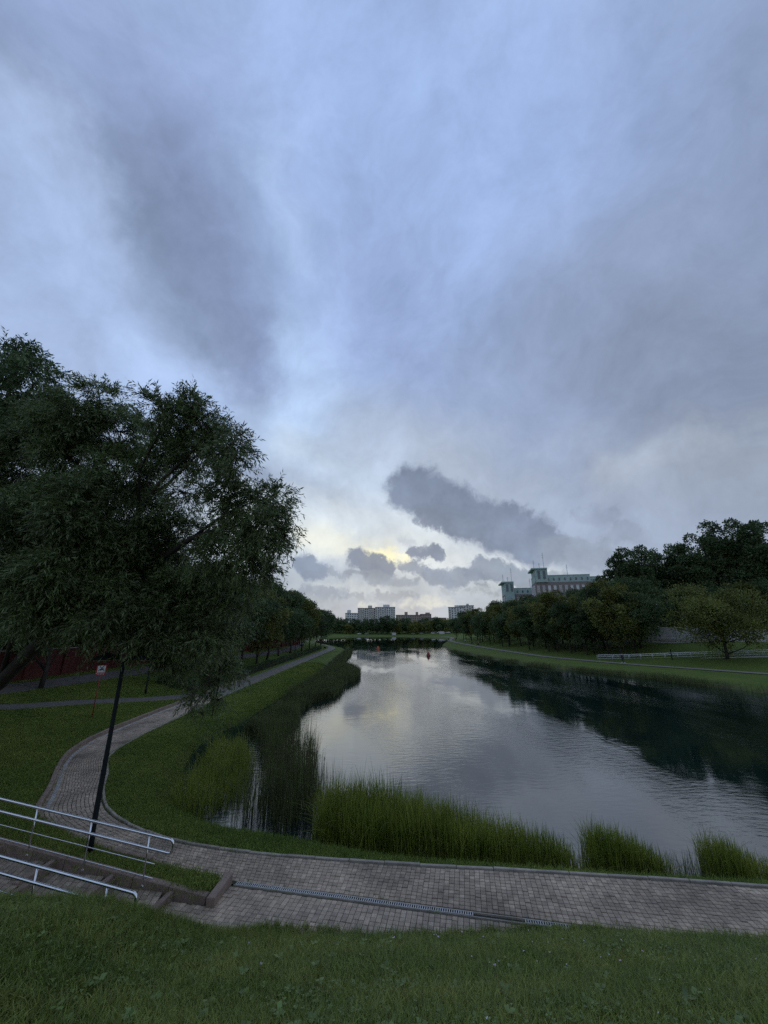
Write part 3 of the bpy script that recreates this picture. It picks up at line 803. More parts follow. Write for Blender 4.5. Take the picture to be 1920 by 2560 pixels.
# ------------------------------------------------------------------ leaves and trees
def unit(v): return v / np.maximum(np.linalg.norm(v, axis=1), 1e-9)[:, None]
def leaf_quads(c, d, n, Ln, Wd, fold=.0):
    """rhombus leaves: base c, direction d, normal n"""
    s = unit(np.cross(d, n)); Ln = np.asarray(Ln)[:, None]; Wd = np.asarray(Wd)[:, None]
    v = np.stack([c, c + d * Ln * .45 + s * Wd * .5, c + d * Ln, c + d * Ln * .45 - s * Wd * .5], 1)
    return v.reshape(-1, 3), np.arange(len(c) * 4).reshape(-1, 4)
def lobe_leaves(lobes, n, size, r, droop=0., shell=.55):
    lobes = np.asarray(lobes); w = lobes[:, 3] ** 2; k = r.choice(len(lobes), n, p=w / w.sum())
    d = unit(r.normal(size=(n, 3))); d[:, 2] = np.where(r.random(n) < .35, np.abs(d[:, 2]), d[:, 2])
    rad = lobes[k, 3] * (shell + (1 - shell) * r.random(n) ** .6) * r.normal(1, .1, n)
    bump = 1 + .22 * np.sin(d[:, 0] * 5 + k) * np.sin(d[:, 1] * 5 + 2 * k) * 1.2
    c = lobes[k, :3] + d * (rad * bump)[:, None] * np.array([1, 1, .8])
    dr = unit(d + r.normal(size=(n, 3)) * .8 + np.array([0, 0, -droop]))
    nn = unit(r.normal(size=(n, 3)) + np.array([0, 0, .7]))
    Ls = size * r.uniform(.6, 1.4, n)
    v, f = leaf_quads(c, dr, nn, Ls, Ls * .62)
    tint = np.repeat(np.clip(.45 + r.normal(0, .16, n) + .12 * np.sin(k * 1.7), 0, 1), 4)
    return v, f, tint
def deciduous(seed, H=13., R=4.2, trunk=2.6, nl=34, n=13000, size=.27, slim=1., mat='leaf_dark', open_=.0, trunk_r=.17):
    r = np.random.default_rng(seed); cz = (H + trunk) / 2; hz = (H - trunk) / 2
    lobes = []
    for k in range(nl):
        d = unit(r.normal(size=(1, 3)))[0]; q = r.uniform(.40, 1.02) if k > nl // 4 else r.uniform(.0, .4)
        prof = 1. - .25 * max(0, d[2])          # narrower top
        p = d * q * np.array([R * prof, R * prof, hz])
        lobes.append((p[0], p[1], cz + p[2], R * r.uniform(.18, .40) * (1 - open_ * .4)))
    lobes = np.array(lobes)
    v, f, t_ = lobe_leaves(lobes, n, size, r)
    crown = fast_mesh('crown', v, f, mat, tint=t_)
    mb = MB(); pts = [(0, 0, -.2)]; x = y = 0
    for z in np.linspace(trunk * .5, H * .8, 6):
        x += r.normal(0, .12); y += r.normal(0, .12); pts.append((x, y, z))
    rad = [trunk_r * q for q in (1.15, .95, .8, .62, .42, .25, .08)]
    mb.tube(pts, rad, 8)
    for k in range(min(16, nl)):
        L_ = lobes[r.integers(nl)]; i = int(np.clip((L_[2] / (H * .8)) * 4, 1, 4)); b_ = Vector(pts[i]); e = Vector(L_[:3])
        if e.z < b_.z: b_ = Vector(pts[max(1, i - 1)])
        m_ = b_.lerp(e, .5) + Vector((0, 0, -.08 * (e - b_).length))
        mb.tube([b_, m_, e], [trunk_r * .38, trunk_r * .24, trunk_r * .08], 5)
    return mb.mesh('trunk', 'bark', True), crown
VAR = {}
VAR['a'] = deciduous(11, 11, 4.2, 2.2, n=15000, size=.28)
VAR['b'] = deciduous(12, 12, 4.0, 2.4, n=15000, size=.28)
VAR['c'] = deciduous(13, 13, 4.9, 2.4, nl=46, n=19000, size=.30)
VAR['d'] = deciduous(14, 9.5, 3.8, 1.8, n=13000, size=.27)
VAR['e'] = deciduous(15, 12, 4.8, 2.0, nl=38, n=18000, size=.30, mat='leaf_mid')
VAR['f'] = deciduous(16, 10.5, 4.4, 1.6, nl=34, n=16000, size=.29, mat='leaf_mid')
VAR['poplar'] = deciduous(17, 24, 6.0, 7, nl=46, n=26000, size=.42, open_=.3, trunk_r=.32)
VAR['poplar2'] = deciduous(18, 22, 6.6, 6, nl=52, n=28000, size=.42, open_=.2, trunk_r=.34)
VAR['yellow'] = deciduous(19, 13, 7.3, 1.6, nl=60, n=34000, size=.28, mat='leaf_yellow', trunk_r=.26)
VAR['far'] = deciduous(20, 15, 6, 2, nl=26, n=4500, size=.75)
VAR['far2'] = deciduous(21, 13, 7, 1.5, nl=26, n=4500, size=.75)
VAR['farw'] = deciduous(22, 12, 6.5, .8, nl=30, n=4500, size=.7, mat='leaf_mid')
def tree(v, x, y, s, rz, lab, group, name='tree', lean=None, z=None, sz=None):
    R = empty(name, (x, y, gz(x, y) if z is None else z), rz); R.scale = (s, s, sz or s)
    if lean: R.rotation_euler = (lean[0], lean[1], rz)
    tr_, cr = VAR[v]; link('trunk', tr_, R); link('crown', cr, R)
    tag(R, lab, 'tree', group); return R
# row along the left bank between hedge and upper path
ly = [44, 50, 56.5, 63, 70, 78, 87, 97, 108, 120, 133, 147]
for i, y in enumerate(ly):
    v = 'abcaebacebac'[i]; x = -22.3 + random.uniform(-.7, .7)
    tree(v, x, y, random.uniform(1.0, 1.15), random.uniform(0, 6), f'dark leafy tree, {ORD[i]} of the row behind the left bank hedge', 'row of trees on the left bank', 'lime_tree')
for i, (x, y, s, v) in enumerate([(-37, 24, 1.35, 'c'), (-37, 37, 1.35, 'e'), (-34.5, 49, 1.3, 'c'), (-36, 60, 1.3, 'e'), (-33.5, 74, 1.3, 'c'), (-35, 90, 1.3, 'e'), (-33, 108, 1.35, 'c'), (-31, 128, 1.35, 'e'), (-34, 150, 1.4, 'c'), (-40, 30, 1.3, 'c'), (-38, 175, 1.4, 'e')]):
    tree(v, x, y, s, random.uniform(0, 6), f'tall leafy tree behind the red wall, {FIRST[i]} along it from the near end', 'trees behind the red wall', 'maple_tree')
for i in range(9):
    tree('fe'[i % 2], -37.0 + random.uniform(-1, 1), 12 + i * 5.6, 1.15, i * 1.7, f'low spreading tree peeping over the red wall, {FIRST[i]} from the near end', 'low trees over the red wall', 'maple_tree', z=.8)
# cove trees at the far left corner of the pond
for i, (x, y, s) in enumerate([(-36, 182, 1.15), (-50, 205, 1.1), (-62, 240, 1.1), (-66, 280, 1.05), (-66, 320, 1.)]):
    tree('far' if i % 2 else 'farw', x, y, s, i, f'rounded tree at the far left cove, {FIRST[i]} along its shore from the bend', 'trees round the far left cove', 'maple_tree')
# right bank: young row by the path
for i, (px, py, s, v) in enumerate([(1592, 1634, 1.12, 'c'), (1524, 1636, 1.05, 'b'), (1471, 1638, 1.0, 'd'), (1430, 1634, 1.02, 'b'), (1394, 1630, 1.05, 'a'), (1373, 1629, 1., 'd'), (1324, 1624, 1.1, 'c'), (1274, 1617, 1.12, 'a'), (1258, 1616, 1.1, 'd'), (1225, 1610, 1.1, 'c'), (1200, 1607, 1.1, 'a'), (1178, 1603, 1.15, 'c'), (1160, 1600, 1.15, 'b'), (1142, 1597, 1.15, 'c')]):
    p = hit(px, py, 20)
    tree(v, p.x, p.y, s, random.uniform(0, 6), f'young thin trunked tree, {ORD[i]} in the row beside the right bank path', 'row of young trees on the right bank', 'lime_tree', lean=(random.uniform(-.05, .05), random.uniform(-.06, .06)), sz=s * .92)
# second and third line behind them
def rpoint(y, off): return float(np.interp(y, RP[::-1, 1], RP[::-1, 0])) + off
sec = [(86, 9), (93, 9.5), (100, 9), (107, 8.5), (114, 9.5), (122, 9), (131, 9), (141, 9.5), (152, 9), (164, 9.5), (177, 9), (191, 9), (206, 9), (222, 8)]
for i, (y, off) in enumerate(sec):
    tree('ebfecefbecfeec'[i], rpoint(y, off) + random.uniform(-.8, .8), y, random.uniform(1.12, 1.3), random.uniform(0, 6), f'bushy green tree in the second line up the right slope, {ORD[i]} of that line', 'second line of trees on the right bank', 'maple_tree')
thd = [(90, 17), (99, 16), (108, 16), (118, 16), (129, 17), (142, 17), (156, 17), (172, 16), (190, 16)]
for i, (y, off) in enumerate(thd):
    tree('cecfececf'[i], rpoint(y, off), y, random.uniform(1.2, 1.38), random.uniform(0, 6), f'taller tree in the third line up the right slope, {ORD[i]} of that line', 'third line of trees on the right bank', 'maple_tree')
p = hit(1818, 1648, 20)
tree('yellow', p.x, p.y, 1.0, 1., 'large yellowish green tree with leaning trunk before the pale concrete wall', None, 'ash_tree', lean=(0, -.12))
for i, (px, D, s, v, sz) in enumerate([(1560, 108, .95, 'poplar', 1.0), (1610, 104, 1.05, 'poplar2', 1.12), (1665, 108, 1.1, 'poplar2', 1.05), (1715, 103, 1.1, 'poplar', 1.03), (1765, 100, 1.1, 'poplar2', 1.22), (1815, 102, 1.1, 'poplar', 1.16), (1860, 97, 1.15, 'poplar2', 1.38), (1515, 112, .8, 'poplar2', .72), (1915, 96, 1.15, 'poplar', 1.24), (1970, 95, 1.15, 'poplar2', 1.3), (2040, 94, 1.1, 'poplar', 1.1), (2130, 90, 1.1, 'poplar2', 1.1)]):
    x = (px - 960) / F * D; y = D * 1.02
    tree(v, x, y, s, i * 1.3, f'tall dark poplar behind the concrete wall, {FIRST[i] + " from the left" if i < 7 else ("lower one beside the mint green building" if i == 7 else ["at the right frame edge", "just past the right frame edge", "well past the frame edge", "farthest right"][i - 8])}', 'tall poplars behind the concrete wall', 'poplar_tree', z=4.5, sz=sz)
# trees between wall and poplars
for i, (px, D, s, v) in enumerate([(1575, 93, 1.05, 'c'), (1640, 95, 1.15, 'e'), (1700, 93, 1.15, 'c'), (1760, 90, 1.15, 'b'), (1830, 88, 1.15, 'c'), (1890, 86, 1.2, 'e'), (1950, 84, 1.2, 'c'), (2020, 82, 1.2, 'c')]):
    x = (px - 960) / F * D; tree(v, x, D * 1.06, s, i * 2.1, f'dark mid height tree right behind the concrete wall, {FIRST[i]} from the left', 'trees right behind the concrete wall', 'maple_tree', z=2.6)
# far shore
fx = np.linspace(-66, 72, 25)
for i, x in enumerate(fx):
    y = 402 + random.uniform(-6, 10) + (14 if i % 3 == 1 else 0)
    tree(('far', 'far2', 'farw')[int(random.random() * 3)], x + random.uniform(-1.5, 1.5), y, random.uniform(.95, 1.3), random.uniform(0, 6), f'rounded tree on the far shore below the apartment blocks, {FIRST[i]} from the left', 'trees lining the far shore', 'maple_tree', z=gz(x, y) - 1.6)
for i, x in enumerate(np.linspace(-120, 130, 26)):
    tree(('far', 'far2')[i % 2], x, 450 + random.uniform(-8, 8), random.uniform(1.0, 1.25) * (1.15 if abs(x - 20) > 60 else .92), i, f'taller tree in the back line beyond the far shore, {FIRST[i]} from the left', 'back line of trees beyond the far shore', 'maple_tree', z=1.0)

# ------------------------------------------------------------------ willow
def willow_crown(lobes, n_spray, seed, per=15, Ls=.125, Ws=.021, mat='leaf_willow', droop=.45):
    r = np.random.default_rng(seed); lobes = np.asarray(lobes); w = lobes[:, 3] ** 2.2 * lobes[:, 4]; k = r.choice(len(lobes), n_spray, p=w / w.sum())
    sub = unit(r.normal(size=(len(lobes) * 16, 3))) * r.uniform(.35, .98, (len(lobes) * 16, 1))
    q = sub[k * 16 + r.integers(0, 16, n_spray)]
    c = lobes[k, :3] + (q + r.normal(0, .13, (n_spray, 3))) * lobes[k, 3][:, None] * np.array([1, 1, .85])
    d = unit(q + r.normal(0, .35, (n_spray, 3)))
    # sprays grow outwards and hang over
    sd = unit(d * 1.0 + r.normal(size=(n_spray, 3)) * .55 + np.array([0, 0, .15])); ln = r.uniform(.35, .8, n_spray)
    tt = np.linspace(.08, 1, per)
    pos = c[:, None, :] + sd[:, None, :] * (ln[:, None] * tt)[..., None]
    pos[..., 2] -= droop * (ln[:, None] * tt ** 2) * r.uniform(.3, 1.1, n_spray)[:, None]
    ax = np.gradient(pos, axis=1); ax /= np.linalg.norm(ax, axis=2)[..., None]
    side = r.normal(size=pos.shape); side -= ax * (side * ax).sum(2)[..., None]; side /= np.linalg.norm(side, axis=2)[..., None]
    ld = unit((ax * .75 + side * .7 + np.array([0, 0, -.28])).reshape(-1, 3)); n = len(ld)
    nn = unit(r.normal(size=(n, 3)) + np.array([0, 0, .5]))
    L_ = Ls * r.uniform(.65, 1.35, n); v, f = leaf_quads(pos.reshape(-1, 3), ld, nn, L_, Ws * r.uniform(.8, 1.25, n))
    tint = np.repeat(np.clip(np.repeat(.42 + r.normal(0, .1, n_spray) + .10 * np.sin(k * 2.1), per) + r.normal(0, .13, n), 0, 1), 4)
    # spray stems: thin 3-sided rods
    return v, f, tint, c, sd, ln, k
def stems(c, sd, ln, droop=.45):
    n = len(c); P = []
    for q in (0, .5, 1.):
        p = c + sd * (ln * q)[:, None]; p = p.copy(); p[:, 2] -= droop * .7 * ln * q * q; P.append(p)
    a = unit(np.cross(sd, np.array([0.1, 0.2, 1.]))) * .004
    V = np.stack([P[0] - a, P[0] + a, P[1] + a * .7, P[1] - a * .7, P[2]], 1).reshape(-1, 3); o = np.arange(n)[:, None] * 5
    return V, np.concatenate([o + np.array([[0, 1, 2, 3]])]), np.concatenate([o + np.array([[3, 2, 4]])])
base = Vector((-19.6, 18.4, gz(-19.6, 18.4)))
L1 = [  # px, py, depth, radius, density
 (180, 1040, 15, 1.1, 1), (250, 1010, 15, .9, 1), (110, 1090, 16, 1.5, 1.1), (300, 1080, 14.5, 1.1, 1), (180, 1150, 14, 1.6, 1.2), (40, 1180, 15, 1.6, 1.2), (60, 1300, 14, 1.7, 1.3),
 (290, 1190, 14, 1.3, 1.1), (200, 1290, 13, 1.7, 1.3), (70, 1430, 14, 1.7, 1.3), (190, 1430, 12.5, 1.5, 1.3), (300, 1340, 13.5, 1.4, 1.2), (10, 1500, 13, .9, 1.), (120, 1510, 12.5, .8, 1.1), (60, 1545, 13, .7, 1.), (170, 1555, 12.5, .6, 1.), (250, 1585, 12.3, .5, 1.), (330, 1410, 14.5, 1.2, 1.2), (420, 1480, 14.5, 1.0, 1.2),
 (400, 1040, 13.5, .85, .9), (460, 1030, 13.5, .85, .9), (520, 1060, 13.2, .75, .9), (430, 1120, 13.5, 1.0, .95), (510, 1140, 13, .95, .9), (580, 1110, 12.8, .65, .9), (360, 1170, 14, 1.0, .85), (590, 1150, 12.8, .45, .9), (460, 1230, 13.5, .75, .5),
 (560, 1220, 13, .6, .8), (390, 1290, 14, .9, .85), (520, 1330, 13.5, .7, .7), (600, 1320, 13, .55, .7), (450, 1310, 14, .6, .7), (600, 1260, 12.5, .85, .95), (670, 1250, 12.5, .7, .95), (690, 1300, 12.5, .6, .95), (640, 1330, 12.5, .85, .95), (675, 1370, 12.5, .65, .95), (560, 1380, 13, .8, .9), (705, 1345, 12.3, .35, .9),
 (640, 1415, 13, .65, 1), (675, 1420, 12.6, .35, 1), (530, 1460, 13.5, .9, 1.1), (590, 1490, 14, .65, 1), (440, 1400, 14, 1.1, 1.1), (330, 1470, 13, 1.4, 1.3), (450, 1510, 13.5, 1.3, 1.2), (260, 1530, 12, .8, 1.2), (380, 1570, 13, .9, 1.1), (510, 1570, 14, .9, 1.1), (590, 1570, 15, .6, .9),
 (470, 1630, 14, .8, 1.), (550, 1650, 15, .75, .9), (520, 1710, 15, .55, .8), (480, 1750, 15, .4, .7), (545, 1750, 15.5, .35, .7), (440, 1660, 14, .4, .7), (330, 1590, 12.5, .4, .8), (505, 1785, 15.3, .25, .6), (590, 1690, 16, .35, .7)]
lob = []
for px, py, D, r0, dn in L1: q = W(px, py, D + 1.2 * ((D * 7.3 + px) % 1.7 - .8)); lob.append((*q, r0 * .92, dn))
R = empty('willow_tree', base); tag(R, 'huge narrow leaved willow leaning in from the left edge over the brick path', 'tree', 'willows by the near left shore')
v, f, tn_, c, sd, ln, k = willow_crown(lob, 23500, 5, Ls=.165, Ws=.034)
bv = np.array(base); link('crown', fast_mesh('crown', v - bv, f, 'leaf_willow', tint=tn_), R)
V, f4, f3 = stems(c, sd, ln); tag(link('twigs', fast_mesh('twigs', V - bv, [f4, f3], 'bark'), R), kind='stuff')
def wpts(*a): return [W(*x) - base for x in a]
trunk_pts = [Vector((-.3, 0, -.4)), Vector((.2, 0, 1.1))] + wpts((0, 1705, 16.5), (116, 1590, 16), (230, 1470, 15), (300, 1380, 14.5))
mb = MB(); mb.tube(trunk_pts, [.42, .36, .30, .25, .2, .16], 12); mb.build('trunk', 'bark', R, True)
limbs = [([(300, 1380, 14.5), (345, 1290, 14.2), (375, 1240, 14), (410, 1195, 13.7), (470, 1140, 13.4), (520, 1080, 13.2)], .13),
         ([(375, 1240, 14), (420, 1210, 13.8), (500, 1130, 13.2), (560, 1120, 13)], .07),
         ([(116, 1590, 16), (270, 1480, 15), (420, 1385, 14), (480, 1345, 13.6), (560, 1320, 13.2), (620, 1315, 12.9), (670, 1350, 12.6), (700, 1345, 12.4)], .14),
         ([(480, 1345, 13.6), (540, 1300, 13.2), (620, 1260, 12.8), (680, 1240, 12.5)], .06),
         ([(300, 1380, 14.5), (260, 1250, 14.4), (230, 1130, 14.6), (240, 1030, 15)], .12),
         ([(230, 1470, 15), (150, 1300, 15), (90, 1150, 15.6)], .12),
         ([(230, 1470, 15), (350, 1490, 14.5), (480, 1520, 14), (560, 1600, 14.5), (545, 1720, 15.2), (530, 1790, 15.3)], .1),
         ([(345, 1290, 14.2), (350, 1170, 14), (400, 1080, 13.6), (420, 1020, 13.5)], .07),
         ([(0, 1705, 16.5), (60, 1500, 15), (70, 1350, 14.5)], .12), ([(350, 1490, 14.5), (400, 1590, 13.6), (440, 1690, 14)], .06)]
for pts, r0 in limbs:
    mb = MB(); n = len(pts); mb.tube(wpts(*pts), [r0 * (1 - .8 * i / (n - 1)) for i in range(n)], 8); mb.build('limb', 'bark', R, True)
# twigs joining sprays to the nearest lobe heart
r2 = np.random.default_rng(9); mb = MB()
for (x, y, z, rr, dn) in lob:
    for q in range(9):
        e = Vector((x, y, z)) + Vector(r2.normal(size=3)).normalized() * rr * .85
        mb.tube([Vector((x, y, z)) - base, (Vector((x, y, z)) * .5 + e * .5 + Vector((0, 0, .06))) - base, e - base], [.022, .014, .005], 4, False)
tag(mb.build('branches', 'bark', R), kind='stuff')
# second willow, dark, rising behind at the upper left
base2 = Vector((-26.5, 19.5, gz(-26.5, 19.5))); R2 = empty('willow_tree', base2)
tag(R2, 'darker and taller willow cut by the upper left frame edge, behind the leaning one', 'tree', 'willows by the near left shore')
L2 = [(30, 900, 19, 1.2), (85, 930, 18.5, 1.1), (100, 990, 18.5, 1.1), (20, 990, 19, 1.6), (60, 1080, 19, 1.8), (-40, 900, 20, 1.8), (-60, 1050, 19, 2.2), (0, 1180, 20, 2.2), (-120, 1000, 20, 2.4), (-130, 1200, 20, 2.4), (20, 1320, 21, 2.4), (-80, 1400, 20, 2.4), (-200, 1100, 20, 2.6), (-200, 1350, 20, 2.6),
      (100, 1420, 22, 2.2), (200, 1380, 22, 2.2), (0, 1500, 21, 2.), (250, 1480, 23, 2.), (120, 1540, 23, 1.6), (350, 1530, 24, 1.8), (460, 1480, 25, 1.8), (480, 1580, 25, 1.6)]
lob2 = [(*W(px, py, D), r0, 1.) for px, py, D, r0 in L2]
v, f, tn_, c, sd, ln, k = willow_crown(lob2, 14000, 6, per=12, Ls=.22, Ws=.055)
bv = np.array(base2); link('crown', fast_mesh('crown', v - bv, f, 'leaf_dark', tint=tn_), R2)
mb = MB(); mb.tube([Vector((0, 0, -.3)), Vector((.2, 0, 3)), W(-60, 1300, 20) - base2, W(0, 1050, 19.5) - base2, W(40, 930, 19) - base2], [.4, .34, .24, .12, .04], 10); mb.build('trunk', 'bark', R2, True)
for pts in ([(-60, 1300, 20), (-120, 1150, 20), (-130, 1000, 20)], [(-60, 1300, 20), (60, 1350, 21), (200, 1400, 22), (420, 1490, 24.5)], [(0, 1050, 19.5), (60, 1000, 19), (95, 950, 18.6)]):
    mb = MB(); mb.tube([W(*q) - base2 for q in pts], [.16, .1, .04, .02][:len(pts)], 8); mb.build('limb', 'bark', R2, True)
mb = MB()
for (x, y, z, rr, dn) in lob2:
    for q in range(9):
        e = Vector((x, y, z)) + Vector(r2.normal(size=3)).normalized() * rr * .9
        mb.tube([Vector((x, y, z)) - base2, e - base2], [.03, .006], 4, False)
tag(mb.build('branches', 'bark', R2), kind='stuff')
# smaller trees on the lawn below the willows (trunk seen against the red wall)
p = hit(100, 1722); tree('c', p.x, p.y, 1.05, 2, 'tree on the lawn before the red wall, trunk left of the sign', None, 'lime_tree')

# ------------------------------------------------------------------ hedge
HP = resample(spline([(-18.9, 41), (-19.0, 55), (-19.2, 75), (-19.4, 100), (-19.8, 126)]), .25); r = np.random.default_rng(31)
n = 42000; k = r.integers(0, len(HP), n); side = r.uniform(-.55, .55, n); hz = r.uniform(0, 1, n) ** .6 * (.85 + .12 * np.sin(k * .13))
m_ = (np.abs(side) > .4) | (hz > .7) | (r.random(n) < .3); k, side, hz = k[m_], side[m_], hz[m_]; n = len(k)
hx = HP[k, 0] + side; hy = HP[k, 1] + r.uniform(-.2, .2, n); c = np.stack([hx, hy, ground(hx, hy) + hz], 1)
v, f = leaf_quads(c, unit(r.normal(size=(n, 3)) + np.array([0, 0, .4])), unit(r.normal(size=(n, 3))), r.uniform(.08, .18, n), r.uniform(.06, .1, n))
hd = empty('hedge', (-19, 41, gz(-19, 41))); bv = np.array(hd.location)
link('foliage', fast_mesh('foliage', v - bv, f, 'leaf_dark', tint=np.repeat(r.uniform(.1, .7, n), 4)), hd)
core = MB()
for a_, b_ in zip(HP[:-8:8], HP[8::8]):
    z = gz(*a_); core.box(((a_[0] + b_[0]) / 2 - bv[0], (a_[1] + b_[1]) / 2 - bv[1], z + .3 - bv[2]), (.5, 2.0, .6))
core.build('woody_core', 'bark', hd); tag(hd, 'long clipped hedge along the outer side of the left path', 'hedge')
for i, (px, py, s) in enumerate([(455, 1722, 1.0), (420, 1712, .8)]):
    p = hit(px, py); n = 2500; d = unit(r.normal(size=(n, 3))); d[:, 2] = np.abs(d[:, 2]); c = d * (r.uniform(.6, 1, n) * s)[:, None] * np.array([1.6, 1.2, 1.2])
    v, f = leaf_quads(c, unit(d + r.normal(size=(n, 3)) * .7), unit(r.normal(size=(n, 3))), r.uniform(.08, .2, n), r.uniform(.05, .1, n))
    B = empty('shrub', p); link('foliage', fast_mesh('foliage', v, f, 'leaf_dark', tint=np.repeat(r.uniform(.2, .7, n), 4)), B)
    mb = MB(); [mb.tube([(0, 0, -.1), (q * .3, .1 * q, .8)], [.03, .01], 5) for q in (-1, 0, 1)]; mb.build('stem', 'bark', B)
    tag(B, ('low round shrub on the lawn where the cross path meets the brick path', 'smaller shrub left of the round one by the cross path')[i], 'shrub', 'shrubs on the left lawn')

# ------------------------------------------------------------------ red wall
wl = empty('brick_wall', (-31.5, 20, gz(-31.5, 20))); bv = wl.location
seg = []
for i in range(32):
    y0 = 4 + i * 4.; x = -31.6 + .02 * (y0 - 20) + (.0 if y0 < 60 else (y0 - 60) * .03); z = gz(x, y0 + 2)
    mb = MB(); mb.box((0, 0, 1.15), (.22, 3.62, 2.5)); o = mb.build('wall_panel', 'brick_red', wl); o.location = Vector((x, y0 + 2, z)) - bv
    mb = MB(); mb.box((0, 0, 1.25), (.42, .38, 2.75), 0, .03); o = mb.build('pier', 'brick_red', wl); o.location = Vector((x, y0, z)) - bv
    mb = MB(); mb.box((0, 0, 2.45), (.34, 3.62, .09), 0, .02); o = mb.build('coping', 'coping', wl); o.location = Vector((x, y0 + 2, z)) - bv
    mb = MB(); mb.box((0, 0, 2.67), (.5, .46, .08), 0, .03); o = mb.build('pier_cap', 'coping', wl); o.location = Vector((x, y0, z)) - bv
tag(wl, 'long dark red wall with pale coping behind the lawn and trees on the left', 'wall')

# ------------------------------------------------------------------ concrete wall and ramp on the right
wa, wb = W(1613, 1600, 88), W(1920, 1610, 76)
cw = empty('concrete_wall', wa); bv = Vector(cw.location); wd = wb - wa; wlen = Vector((wd.x, wd.y)).length; a_ = math.atan2(wd.y, wd.x)
for i in range(-3, 15):
    q = i * 3.0 / wlen; x, y = wa.x + wd.x * q, wa.y + wd.y * q; z = wa.z + wd.z * q
    mb = MB(); mb.box((1.45, 0, 1.2), (2.84, .14, 3.4), 0)
    for q in range(5):
        for w_ in range(4): mb.box((.3 + q * .57, -.078, .55 + w_ * .62), (.44, .03, .48), 0)
    o = mb.build('wall_slab', 'concrete', cw); o.location = Vector((x, y, z)) - bv; o.rotation_euler = (0, 0, a_)
    mb = MB(); mb.box((-.0, 0, 1.2), (.2, .24, 3.5), 0); o = mb.build('wall_post', 'concrete', cw); o.location = Vector((x, y, z)) - bv; o.rotation_euler = (0, 0, a_)
    mb = MB(); mb.box((1.45, -.14, .2), (2.7, .16, .5), 0, .03); o = mb.build('footing', 'coping', cw); o.location = Vector((x, y, z)) - bv; o.rotation_euler = (0, 0, a_)
tag(cw, 'pale concrete slab wall at the top of the slope on the right', 'wall')
ra, rb = hit(1494, 1650, 20), Vector((65, 69.8, 2.5)); rc = Vector((84, 56.5, 3.9))
ramp_pts = [Vector((ra.x, ra.y, PZ)), Vector((ra.x, ra.y, PZ)).lerp(rb, .22) + Vector((0, 0, -.1)), rb, rc]
rmp = empty('ramp', ramp_pts[0]); bv = Vector(rmp.location)
for a_, b_ in zip(ramp_pts[:-1], ramp_pts[1:]):
    d = (b_ - a_); n_ = Vector((-d.y, d.x, 0)).normalized() * 1.6; mb = MB()
    q = [a_, b_, b_ + n_, a_ + n_]; mb.add([p_ - bv for p_ in q] + [p_ - bv - Vector((0, 0, 1.6)) for p_ in q], [(0, 1, 2, 3), (7, 6, 5, 4), (4, 5, 1, 0), (5, 6, 2, 1), (6, 7, 3, 2), (7, 4, 0, 3)]); mb.build('ramp_slab', 'concrete', rmp)
tag(rmp, 'concrete ramp climbing the slope from the right bank path', 'ramp')
for which, off, lab in ((0, 0., 'long pale handrail on the pond side of the ramp across the water'), (1, 1.5, 'long pale handrail on the wall side of the ramp across the water')):
    rl = empty('handrail', ramp_pts[0]); tag(rl, lab, 'railing', 'pale handrails of the far ramp')
    pts = []
    for a_, b_ in zip(ramp_pts[:-1], ramp_pts[1:]):
        d = b_ - a_; n_ = Vector((-d.y, d.x, 0)).normalized() * off; m = max(1, int(d.length / 2)); pts += [a_.lerp(b_, q / m) + n_ - bv for q in range(m)]
    mb = MB(); mb.tube([p_ + Vector((0, 0, 1.0)) for p_ in pts] , .035, 6); mb.build('top_rail', 'steel_far', rl, True)
    mb = MB(); mb.tube([p_ + Vector((0, 0, .72)) for p_ in pts] , .03, 6); mb.build('mid_rail', 'steel_far', rl, True)
    mb = MB(); mb.tube([p_ + Vector((0, 0, .3)) for p_ in pts] , .018, 5); mb.build('thin_bar', 'steel_far', rl, True)
    for p_ in pts: mb = MB(); mb.tube([p_, p_ + Vector((0, 0, 1.0))], .025, 6); mb.build('post', 'steel_far', rl, True)
p = hit(1681, 1650, 20); tag(MB().tube([p + Vector((0, 0, -.2)), p + Vector((0, 0, 1.9))], [.08, .07], 8).build('post', 'dark_metal'), 'short dark post standing in front of the pale ramp handrail across the water', 'post')

# ------------------------------------------------------------------ grass, reeds
def blades(n, h, w, lean, r, spread=.05, seg=3, base_w=1.):
    """tuft of tapered, bent blades"""
    V = []; Fq = []; Ft = []; T = []; o = 0
    for i in range(n):
        a = r.uniform(0, 2 * PI); hh = h * r.uniform(.45, 1.15); b0 = np.array([r.normal(0, spread), r.normal(0, spread), 0.]); out = np.array([math.cos(a), math.sin(a), 0.])
        a2 = a + PI / 2 + r.normal(0, .5); s = np.array([math.cos(a2), math.sin(a2), 0]) * w * r.uniform(.7, 1.2) / 2; le = lean * r.uniform(.2, 1.4)
        tv = np.clip(.5 + r.normal(0, .24), 0, 1)
        for q in range(seg):
            t_ = q / seg; p = b0 + out * le * hh * t_ ** 2 + np.array([0, 0, hh * (t_ - .25 * le * t_ ** 2)]); ww = 1 - .75 * t_ ** 1.6
            V += [p - s * ww, p + s * ww]; T += [tv] * 2
        V.append(b0 + out * le * hh + np.array([0, 0, hh * (1 - .25 * le)])); T.append(tv)
        for q in range(seg - 1): Fq.append((o + 2 * q, o + 2 * q + 1, o + 2 * q + 3, o + 2 * q + 2))
        Ft.append((o + 2 * seg - 2, o + 2 * seg - 1, o + 2 * seg)); o += 2 * seg + 1
    return np.array(V), [np.array(Fq).reshape(-1, 4), np.array(Ft)], np.array(T)
